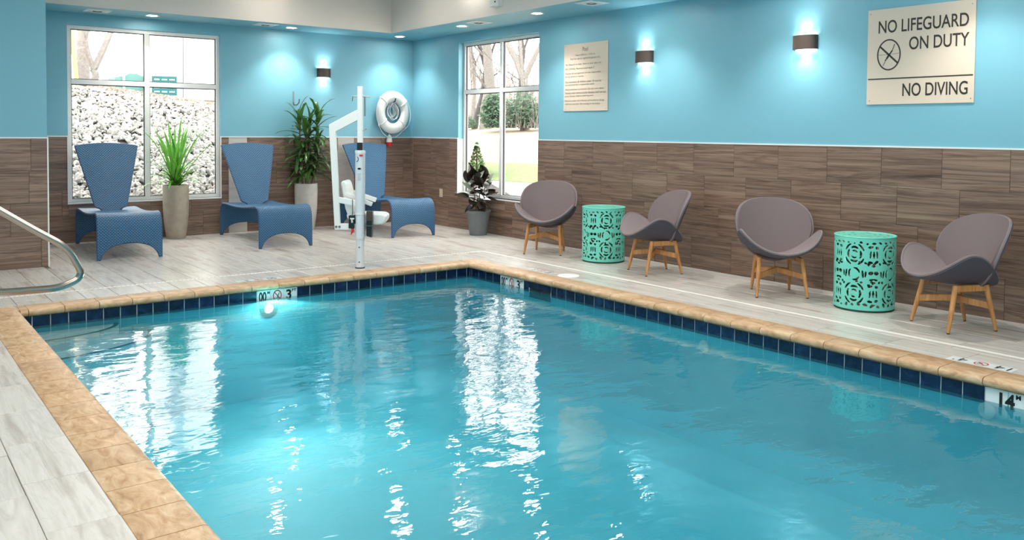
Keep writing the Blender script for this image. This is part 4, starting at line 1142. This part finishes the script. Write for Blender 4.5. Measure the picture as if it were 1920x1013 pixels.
mb.add(vs, [(2 * i, 2 * i + 1, 2 * i + 3, 2 * i + 2) for i in range(n)]); mb.build('access_symbol', flat('blue_sticker', S(44, 66, 170), .4), lf)
mb = MB(); mb.box(.0, .045, -.0612, -.0595, 1.365, 1.385); mb.build('red_sticker', REDP, lf)
mb = MB(); mb.lathe([(0, .001), (.022, .001)], 20, T=Matrix.Translation((.0, -.0605, 1.215)) @ Matrix.Rotation(PI / 2, 4, 'X') @ Matrix.Scale(.5, 4, (0, 1, 0))); mb.build('badge', BLACKP, lf)
mb = MB()
for k in range(5): mb.box(-.02, .02 - .006 * (k % 3), -.0612, -.06, 1.15 - .018 * k, 1.154 - .018 * k)
tag(mb.build('small_print', flat('grey_print', S(150, 156, 164), .5), lf), kind='stuff')
def bar(name, p, q, w_, d_, mat, parent=lf, y=0.0, bev=.006):
    p, q = Vector(p), Vector(q); d = q - p; L_ = d.length; a = math.atan2(d.y, d.x)
    mb = MB(); T = Matrix.Translation((p.x, y, p.y)) @ Matrix.Rotation(-a, 4, 'Y'); mb.box(0, L_, -d_ / 2, d_ / 2, -w_ / 2, w_ / 2, T=T); return mb.build(name, mat, parent, bevel=bev)
mb = MB()
def poly_prism(mb, pts, y0, y1):
    n = len(pts); mb.add([(x_, y0, z_) for x_, z_ in pts] + [(x_, y1, z_) for x_, z_ in pts], [tuple(range(n)), tuple(range(n, 2 * n))[::-1]] + [(i, (i + 1) % n, n + (i + 1) % n, n + i) for i in range(n)])
poly_prism(mb, [(-.03, 1.93), (-.375, 1.745), (-.375, 1.71), (-.305, .47), (-.235, .47), (-.295, 1.66), (-.03, 1.80)], -.028, .028)
mb.build('support_arm', WHITE, lf, bevel=.005)
bar('foot_bar', (-.305, .505), (-.05, .505), .075, .05, WHITE)
for bx_ in (-.285, -.245):
    mb = MB(); mb.lathe([(0, .008), (.013, .008), (.016, 0)], 12, T=Matrix.Translation((bx_, -.029, .505)) @ Matrix.Rotation(PI / 2, 4, 'X')); mb.build('bolt', CHROME, lf, True)
bar('upper_link', (-.275, .835), (-.04, .79), .07, .045, WHITE)
bar('armrest', (-.265, .93), (.13, .80), .055, .05, WHITE, y=.40); bar('armrest', (-.20, .90), (.13, .77), .05, .05, WHITE, y=.10)
mb = MB(); poly_prism(mb, [(-.255, 1.03), (-.235, 1.06), (-.20, 1.055), (-.18, 1.02), (-.10, .74), (-.08, .66), (-.17, .64), (-.20, .72)], .08, .42); mb.build('seat_back', WHITE, lf, bevel=.018)
mb = MB(); poly_prism(mb, [(-.18, .66), (.10, .66), (.26, .655), (.30, .63), (.30, .58), (.26, .525), (.18, .52), (-.12, .56), (-.18, .60)], .08, .42); mb.build('seat_pan', WHITE, lf, bevel=.02)
mb = MB(); poly_prism(mb, [(.085, .70), (.155, .69), (.15, .38), (.085, .40)], -.06, .06)
mb.build('battery_box', BLACKP, lf, bevel=.005)
mb = MB(); mb.box(.088, .16, -.066, -.058, .585, .70); mb.build('battery_cover', BROWNP, lf, bevel=.003)
mb = MB(); mb.box(.06, .16, -.07, -.062, .52, .526); mb.build('retaining_wire', CHROME, lf)
mb = MB(); mb.box(-.13, -.06, -.055, .03, .49, .645); mb.build('control_box', BLACKP, lf, bevel=.005)
mb = MB(); mb.box(-.11, -.06, -.06, -.055, .60, .618); mb.tube([(-.09, -.06, .61), (-.085, -.065, .56)], .010, 8); mb.build('control_handle', POWD, lf)
mb = MB(); mb.tube([(-.09, -.03, .49), (-.08, -.035, .46), (-.105, -.035, .41)], [.014, .02, .004], 10); mb.build('red_plug', REDP, lf, True)
mb = MB(); mb.tube([(-.09, -.02, .65), (-.085, -.04, .75), (-.088, -.03, .84)], .004, 6); mb.build('cable', BLACKP, lf, True)

# ------------------------------------------------------------------ grab rail
gr = thing('grab_rail', 'polished stainless steel handrail arching over the left pool deck', 'handrail', (-8.1, -7.1, 0))
def arcpts(pts, rad=.12, n=7):
    out = [Vector(pts[0])]
    for i in range(1, len(pts) - 1):
        a, b, c = Vector(pts[i - 1]), Vector(pts[i]), Vector(pts[i + 1]); u = (a - b).normalized(); v = (c - b).normalized()
        r_ = min(rad[i] if isinstance(rad, (list, tuple)) else rad, (a - b).length * .45, (c - b).length * .49)
        for k in range(n + 1): t = k / n; out.append((b + u * r_) * (1 - t) ** 2 + b * 2 * t * (1 - t) + (b + v * r_) * t * t)
    out.append(Vector(pts[-1])); return out
path = [(0.0, 0, .0), (0.0, 0, 1.66), (.22, 0, 1.40), (.84, 0, .958), (1.02, 0, .84), (1.13, 0, .62), (.98, 0, .556), (.62, 0, .56), (.34, 0, .59), (.34, 0, 0)]
mb = MB(); mb.tube(arcpts([(x_, y_, z_) for x_, y_, z_ in path], .13), .0245, 16); mb.build('rail_tube', STEEL, gr, True)
for xx in (0, .34):
    mb = MB(); mb.lathe([(.06, 0), (.06, .008), (.03, .02), (.026, .02)], 20, c=(xx, 0, 0)); mb.build('escutcheon', STEEL, gr, True)

# ------------------------------------------------------------------ outside the left window
def top_z(x): return 2.52 - .125 * (x + 4.87)
def slope_z(x, y):
    t = min(1, max(0, (y - .5) / 4.5)); return .22 + (top_z(x) - .22) * t if y < 5 else top_z(x) + min(.28, .09 * (y - 5))
STONE = stone_mat('white_grey_rubble', [(.3, S(112, 110, 112)), (.5, S(164, 160, 156)), (.7, S(194, 190, 186))], 5, 5, 5, .85, .22, 1, bump=.3)
GAPSHADE = flat('shaded_gap_ground', S(62, 56, 52), .95, nscale=8, var=.3)  # bank surface coloured dark as the shade in the stone gaps
LEAFG = flat('leaf_litter', S(170, 154, 142), .95, nscale=14, nstr=.8, var=.35)
mb = MB(); nx, ny = 30, 24
for i in range(nx + 1):
    for j in range(ny + 1):
        x = -9 + 12 * i / nx; y = .35 + 4.65 * j / ny; mb.v.append((x, y, slope_z(x, y) - .03))
for i in range(nx):
    for j in range(ny): a = i * (ny + 1) + j; mb.f.append((a, a + 1, a + ny + 2, a + ny + 1)); mb.m.append(0)
bank = mb.build('stone_bank', GAPSHADE); tag(bank, 'steep bank of loose white rubble stones outside the left window', 'stones')
vars_ = []
for q in range(7):
    bm = bmesh.new(); bmesh.ops.create_icosphere(bm, subdivisions=1, radius=1)
    for v in bm.verts: v.co *= random.uniform(.72, 1.15); v.co.z *= .6; v.co.x *= 1.25
    me = bpy.data.meshes.new('stone'); bm.to_mesh(me); bm.free(); me.materials.append(STONE); vars_.append(me)
rocks = []
random.seed(12)
for _ in range(5600):
    y = .55 + 4.4 * random.random(); t = (y - .5) / 4.5
    xl, xr = -5.95 + 1.1 * t, -3.35 + 1.75 * t
    x = random.uniform(xl - .15, xr + .25); r = random.uniform(.03, .062) * random.uniform(.75, 1.3)
    rocks.append((Vector((x + 8.25, y + 13.73)).length / r, x, y, r))
rocks.sort(); big = rocks[:290]; rest = rocks[290:]
for (_, x, y, r) in big:
    o = link('stone', random.choice(vars_), bank, (x, y, slope_z(x, y) + r * .25)); o.scale = (r, r, r); o.rotation_euler = (random.uniform(0, 6), random.uniform(0, 6), random.uniform(0, 6))
mb = MB()
for (_, x, y, r) in rest:
    me = random.choice(vars_); T = Matrix.Translation((x, y, slope_z(x, y) + r * .2)) @ Matrix.Rotation(random.uniform(0, 6), 4, Vector((random.random(), random.random(), random.random() + .1)).normalized()) @ Matrix.Scale(r, 4)
    mb.add([v.co for v in me.vertices], [tuple(p.vertices) for p in me.polygons], 0, T)
STONE2 = flat('white_grey_rubble_small', S(164, 160, 154), .85, nscale=9, var=.32)
me = bpy.data.meshes.new('stones'); me.from_pydata(mb.v, [], mb.f); me.materials.append(STONE2)
tag(link('small_stones', me, bank), kind='stuff')
mb = MB(); nx, ny = 24, 20
for i in range(nx + 1):
    for j in range(ny + 1):
        x = -11 + 17 * i / nx; y = 4.95 + 30 * (j / ny) ** 2; mb.v.append((x, y, slope_z(x, y) + .02))
for i in range(nx):
    for j in range(ny): a = i * (ny + 1) + j; mb.f.append((a, a + 1, a + ny + 2, a + ny + 1)); mb.m.append(0)
leafb = mb.build('ground_behind_bank', LEAFG); struct(leafb)
mb = MB()
for _ in range(2200):
    y = random.uniform(4.6, 9); x = random.uniform(-6, 1); z = slope_z(x, y) + .03; s_ = random.uniform(.025, .05); a = random.random() * 6; e = random.uniform(-.03, .03)
    mb.add([(x + s_ * math.cos(a), y + s_ * math.sin(a), z + e), (x - s_ * math.sin(a), y + s_ * math.cos(a), z + .02), (x - s_ * math.cos(a), y - s_ * math.sin(a), z - e), (x + s_ * math.sin(a), y - s_ * math.cos(a), z + .03)], [(0, 1, 2, 3)])
tag(mb.build('fallen_leaves', flat('dry_leaf', S(178, 158, 144), .9)), 'dry brown leaves scattered along the top of the stone bank', 'leaves', kind='stuff')

BARK = flat('pale_grey_bark', S(126, 121, 117), .9, nscale=20, nstr=.5, var=.2)
BARKD = flat('dark_grey_bark', S(88, 84, 84), .9, nscale=20, nstr=.5, var=.2)
def branch(mb, p, d, L_, r, depth, spread=.5, seed=None, up=.15):
    pts = [Vector(p)]; rr = [r]; d = Vector(d).normalized(); n = 4
    for i in range(n):
        d = (d + Vector((random.uniform(-1, 1), random.uniform(-1, 1), random.uniform(-.3, .6))) * .10).normalized(); pts.append(pts[-1] + d * L_ / n); rr.append(r * (1 - .42 * (i + 1) / n))
    mb.tube([tuple(q) for q in pts], rr, 7 if depth > 2 else 4, caps=False)
    if depth <= 0: return
    for k in range(random.choice((2, 3, 3))):
        q = pts[random.choice((2, 3, 4))]; nd = (d + Vector((random.uniform(-1, 1), random.uniform(-1, 1), random.uniform(-.2, 1) * up * 3)) * spread * 1.5).normalized()
        branch(mb, q, nd, L_ * random.uniform(.55, .8), r * .52, depth - 1, spread, up=up)
def tree(label, loc, h, r, lean=(0, 0), depth=4, mat=None, forks=None, group=None, seed=1):
    random.seed(seed)
    t = thing('bare_tree', label, 'tree', loc, 0, group); mb = MB()
    top = Vector((lean[0], lean[1], h)); mid = top * .5 + Vector((r * .5, -r * .3, 0))
    mb.tube([(0, 0, -.1), tuple(top * .25), tuple(mid), tuple(top)], [r * 1.15, r, r * .9, r * .75], 10, caps=False); mb.build('trunk', mat or BARK, t, True)
    mb = MB()
    for (dx, dy, dz, L_, rr) in (forks or [(-.3, .1, 1, h * .8, r * .6), (.35, -.1, 1, h * .7, r * .5), (.0, .3, 1, h * .6, r * .4)]):
        branch(mb, top, (dx, dy, dz), L_, rr, depth)
    for k in range(3):
        q = top * random.uniform(.45, .9); branch(mb, q, (random.uniform(-1, 1), random.uniform(-1, 1), .6), h * .35, r * .22, max(1, depth - 2))
    mb.build('branches', mat or BARK, t, True)
    return t
g1 = 'bare trees outside the left window'
tree('thick pale bare trunk at the left edge of the left window view', (-3.95, 8.4, 2.62), 4.5, .13, (-.1, 0), 2, seed=4, group=g1)
tree('forked bare tree with two curving limbs seen through the left window', (-3.98, 7.2, 2.68), .32, .085, (0, 0), 2, forks=[(-.30, .1, 1, 1.3, .06), (.34, .0, 1, 1.9, .08)], seed=9, group=g1)
t = thing('yellow_post', 'yellow marker post at the left edge of the left window view', 'post', (-4.36, 7.0, 2.55))
mb = MB(); mb.tube([(0, 0, 0), (-.07, 0, .9), (-.15, 0, 2.2)], [.05, .045, .04], 10); mb.build('pole', flat('yellow_paint', S(206, 186, 110), .6), t, True)
mb = MB(); mb.tube([(-.117, 0, 1.45), (-.125, 0, 1.6)], .047, 10); mb.build('band', flat('faded_band', S(200, 196, 160), .6), t)
DT = flat('faded_teal_panel', S(84, 130, 126), .6)
DT2 = flat('teal_panel', S(16, 92, 94), .5)
t = thing('green_container', 'faded green rounded container beyond the stone bank', 'container', (-2.05, 12.2, 2.55))
mb = MB(); poly_prism(mb, [(-.36, 0), (-.36, .58), (-.10, .62), (.02, .70), (.22, .70), (.42, .62), (.42, 0)], 0, .8); mb.build('body', DT, t)
mb = MB(); mb.box(-.17, -.11, -.06, -.02, -.2, .75); mb.build('pale_pole', flat('pale_pole', S(214, 222, 226), .5), t)
t = thing('teal_crate', 'tilted teal slatted crate beyond the stone bank beside the grey column', 'crate', (-1.24, 11.6, 2.52), math.radians(-14))
mb = MB(); mb.box(-.33, .33, 0, .5, .12, .66); mb.build('body', DT2, t, bevel=.01)
for k in range(4):
    mb = MB()
    for c in range(3): mb.box(-.27 + c * .2, -.13 + c * .2, -.012, 0, .2 + .115 * k, .235 + .115 * k)
    mb.build('slat', flat('pale_slat', S(190, 214, 214), .6), t)
mb = MB(); mb.box(-.33, .33, .0, .5, -.25, .12); mb.build('base', flat('grey_plinth', S(130, 136, 144), .7), t)
t = thing('outbuilding', 'white walled building with a grey corner column seen through the left window', 'building', (-.86, 12.3, 2.3))
mb = MB(); mb.box(.28, 5, 0, 4, .32, 5.5); mb.build('wall', flat('white_render', S(238, 236, 230), .8), t)
mb = MB(); mb.box(0, .30, -.12, .3, .1, 5.5); mb.build('corner_column', flat('grey_cladding', S(170, 176, 182), .7), t)
mb = MB(); mb.box(.26, 5, -.3, .0, .24, .32); mb.build('loading_ledge', flat('ledge_grey', S(168, 168, 166), .7), t)
mb = MB(); mb.tube([(.31, -.14, .3), (.31, -.14, 3.2)], .012, 6); mb.build('downpipe', flat('dark_pipe', S(90, 92, 96), .6), t)
def foliage(mb, fn, n, s0, s1):
    for _ in range(n):
        p = fn(); s_ = random.uniform(s0, s1); u = Vector((random.gauss(0, 1), random.gauss(0, 1), random.gauss(0, 1))).normalized(); v = u.orthogonal().normalized()
        mb.add([p + u * s_, p + v * s_ * .35, p - u * s_, p - v * s_ * .35], [(0, 1, 2, 3)])
FOL = leaf_mat('grey_green_needles', S(66, 92, 70), S(110, 134, 104), .7, .2)
FOLY = leaf_mat('fresh_green_needles', S(58, 92, 44), S(100, 132, 68), .7, .2)

# ------------------------------------------------------------------ outside the right window
def field_z(x, y): return max(0, min(1.9, (x - 3) * .168)) + .05
DRY = flat('dry_grass', S(162, 148, 128), .95, nscale=6, nstr=.6, var=.18)
mb = MB(); nx, ny = 26, 26
for i in range(nx + 1):
    for j in range(ny + 1):
        x = .35 + 44 * (i / nx) ** 1.6; y = -9 + 52 * j / ny; mb.v.append((x, y, field_z(x, y) - .05))
for i in range(nx):
    for j in range(ny): a = i * (ny + 1) + j; mb.f.append((a, a + 1, a + ny + 2, a + ny + 1)); mb.m.append(0)
struct(mb.build('ground_right', DRY))
def ground_strip(name, label, cat, pts, w_, mat, h=.02, kind=None):
    mb = MB(); L_, R2 = [], []
    for i, p in enumerate(pts):
        p = Vector(p); q = Vector(pts[min(i + 1, len(pts) - 1)]) - Vector(pts[max(i - 1, 0)]); n_ = Vector((-q.y, q.x)).normalized() * w_ / 2
        for s_ in (1, -1): x, y = p.x + n_.x * s_, p.y + n_.y * s_; mb.v.append((x, y, field_z(x, y) - .05 + h)); mb.v.append((x, y, field_z(x, y) - .06))
    for i in range(len(pts) - 1):
        a = 4 * i; mb.f += [(a, a + 2, a + 6, a + 4), (a, a + 4, a + 5, a + 1), (a + 2, a + 3, a + 7, a + 6)]; mb.m += [0, 0, 0]
    return tag(mb.build(name, mat), label, cat, kind=kind)
ground_strip('grass_verge', 'strip of short green grass outside the right window', 'grass', [(6.4, -2), (6.4, 3), (6.2, 8), (5.6, 14)], 2.2, flat('green_grass', S(104, 120, 76), .95, nscale=8, nstr=.4, var=.2), .012, 'stuff')
ground_strip('footpath', 'pale concrete path crossing the lawn outside the right window', 'path', [(8.4, 2), (8.4, 6), (8.9, 8.2), (10, 10)], .7, flat('pale_concrete', S(150, 150, 154), .9), .03)
ground_strip('driveway', 'pale driveway close outside the right window', 'driveway', [(3.9, -4), (3.9, 2), (3.8, 7), (3.4, 14)], 2.0, flat('pale_asphalt', S(134, 134, 138), .9), .03)
g2 = 'bare trees across the field outside the right window'
tree('large pale trunk in the left half of the right window view', (14, 17.05, 1.85), 3.6, .26, (.1, .1), 4, seed=11, group=g2, forks=[(-.15, .05, 1, 3.4, .18), (.3, -.3, 1, 3.2, .13)])
tree('dark leaning trunk left of the large pale trunk', (14, 17.95, 1.85), 2.6, .13, (.25, -.5), 4, BARKD, seed=12, group=g2)
tree('slim bare tree at the left edge of the right window view', (15, 19.6, 1.85), 3.0, .09, (.1, -.1), 4, seed=13, group=g2)
tree('slim dark tree just right of the window mullion', (14.5, 15.7, 1.85), 3.4, .10, (.2, -.45), 4, BARKD, seed=14, group=g2)
tree('wide forked bare tree at the right side of the right window view', (13.6, 13.75, 1.85), 2.0, .19, (-.05, .05), 4, seed=15, group=g2, forks=[(-.35, .45, 1, 3.2, .15), (.2, -.3, 1, 3.0, .12), (-.1, .1, 1, 2.6, .09)])
tree('distant slim bare tree behind the evergreen shrub', (18, 19.8, 1.85), 4.2, .12, (.2, .2), 4, seed=16, group=g2)
tree('distant bare tree far behind the large pale trunk', (20, 26.5, 1.85), 4.6, .14, (-.2, .2), 4, seed=17, group=g2)
tree('distant bare tree behind the dark leaning trunk', (19, 24.0, 1.85), 4.0, .11, (.1, .2), 4, seed=18, group=g2)
random.seed(31)
def blob(cx, cy, cz, rx, ry_, rz_):
    def f():
        d = Vector((random.gauss(0, 1), random.gauss(0, 1), random.gauss(0, 1))).normalized() * random.uniform(.55, 1) * (1 + .15 * random.random())
        return Vector((cx + d.x * rx, cy + d.y * ry_, max(.02, cz + d.z * rz_)))
    return f
t = thing('evergreen_shrub', 'grey green evergreen shrub below the right panes of the right window', 'shrub', (12.9, 14.3, 1.85))
mb = MB()
for (a, b, c, d_, e, f_) in ((0, 0, .55, .7, .9, .6), (.3, -.9, .7, .6, .8, .75), (0, .8, .5, .5, .6, .5), (-.2, .4, .95, .45, .5, .45), (.4, -1.5, .5, .5, .6, .5)): foliage(mb, blob(a, b, c, d_, e, f_), 900, .05, .13)
mb.build('foliage', FOL, t)
mb = MB()
for a, b in ((0, 0), (.3, -.9), (0, .8)): mb.tube([(a, b, 0), (a, b, .6)], [.05, .03], 6)
mb.build('stem', BARKD, t)
t = thing('low_shrub', 'small green shrub at the foot of the large pale trunk', 'shrub', (13.4, 17.7, 1.83))
mb = MB(); foliage(mb, blob(0, 0, .25, .35, .5, .3), 500, .04, .10); mb.build('foliage', FOL, t)
mb = MB(); mb.tube([(0, 0, 0), (0, 0, .3)], [.03, .02], 6); mb.build('stem', BARKD, t)
t = thing('bare_hedge', 'tangled grey brush beside the evergreen shrub at the window edge', 'brush', (13.2, 12.4, 1.84))
mb = MB()
for _ in range(160):
    x, y = random.uniform(-.5, .5), random.uniform(-1.2, 2.6); mb.tube([(x, y, 0), (x + random.uniform(-.3, .3), y + random.uniform(-.3, .3), random.uniform(.4, 1.3))], [.012, .004], 4, caps=False)
tag(mb.build('twigs', BARK, t), kind='stuff')
t = thing('young_conifer', 'small bright green conifer just outside the right window', 'tree', (5.95, 6.35, .50))
mb = MB()
def cone():
    z = random.random() ** 1.25; a = random.random() * 2 * PI; r = (.27 * (1 - z) + .02) * random.uniform(.6, 1.1); return Vector((r * math.cos(a), r * math.sin(a), .05 + z * .82))
foliage(mb, cone, 1400, .02, .055); mb.build('foliage', FOLY, t)
mb = MB(); mb.tube([(0, 0, 0), (0, 0, .8)], [.03, .008], 6); mb.build('trunk', BARKD, t)
mb = MB()
TW = MB()
for _ in range(420):
    x = random.uniform(17, 30); y = random.uniform(12, 40); h_ = random.uniform(2.5, 6)
    TW.tube([(x, y, 1.8), (x + random.uniform(-.3, .3), y + random.uniform(-.4, .4), 1.8 + h_ * .5), (x + random.uniform(-.6, .6), y + random.uniform(-.6, .6), 1.8 + h_)], [.05, .035, .01], 4, caps=False)
    for q in range(4):
        z = 1.8 + h_ * random.uniform(.3, .9); TW.tube([(x, y, z), (x + random.uniform(-.9, .9), y + random.uniform(-.9, .9), z + random.uniform(.4, 1.2))], [.02, .005], 3, caps=False)
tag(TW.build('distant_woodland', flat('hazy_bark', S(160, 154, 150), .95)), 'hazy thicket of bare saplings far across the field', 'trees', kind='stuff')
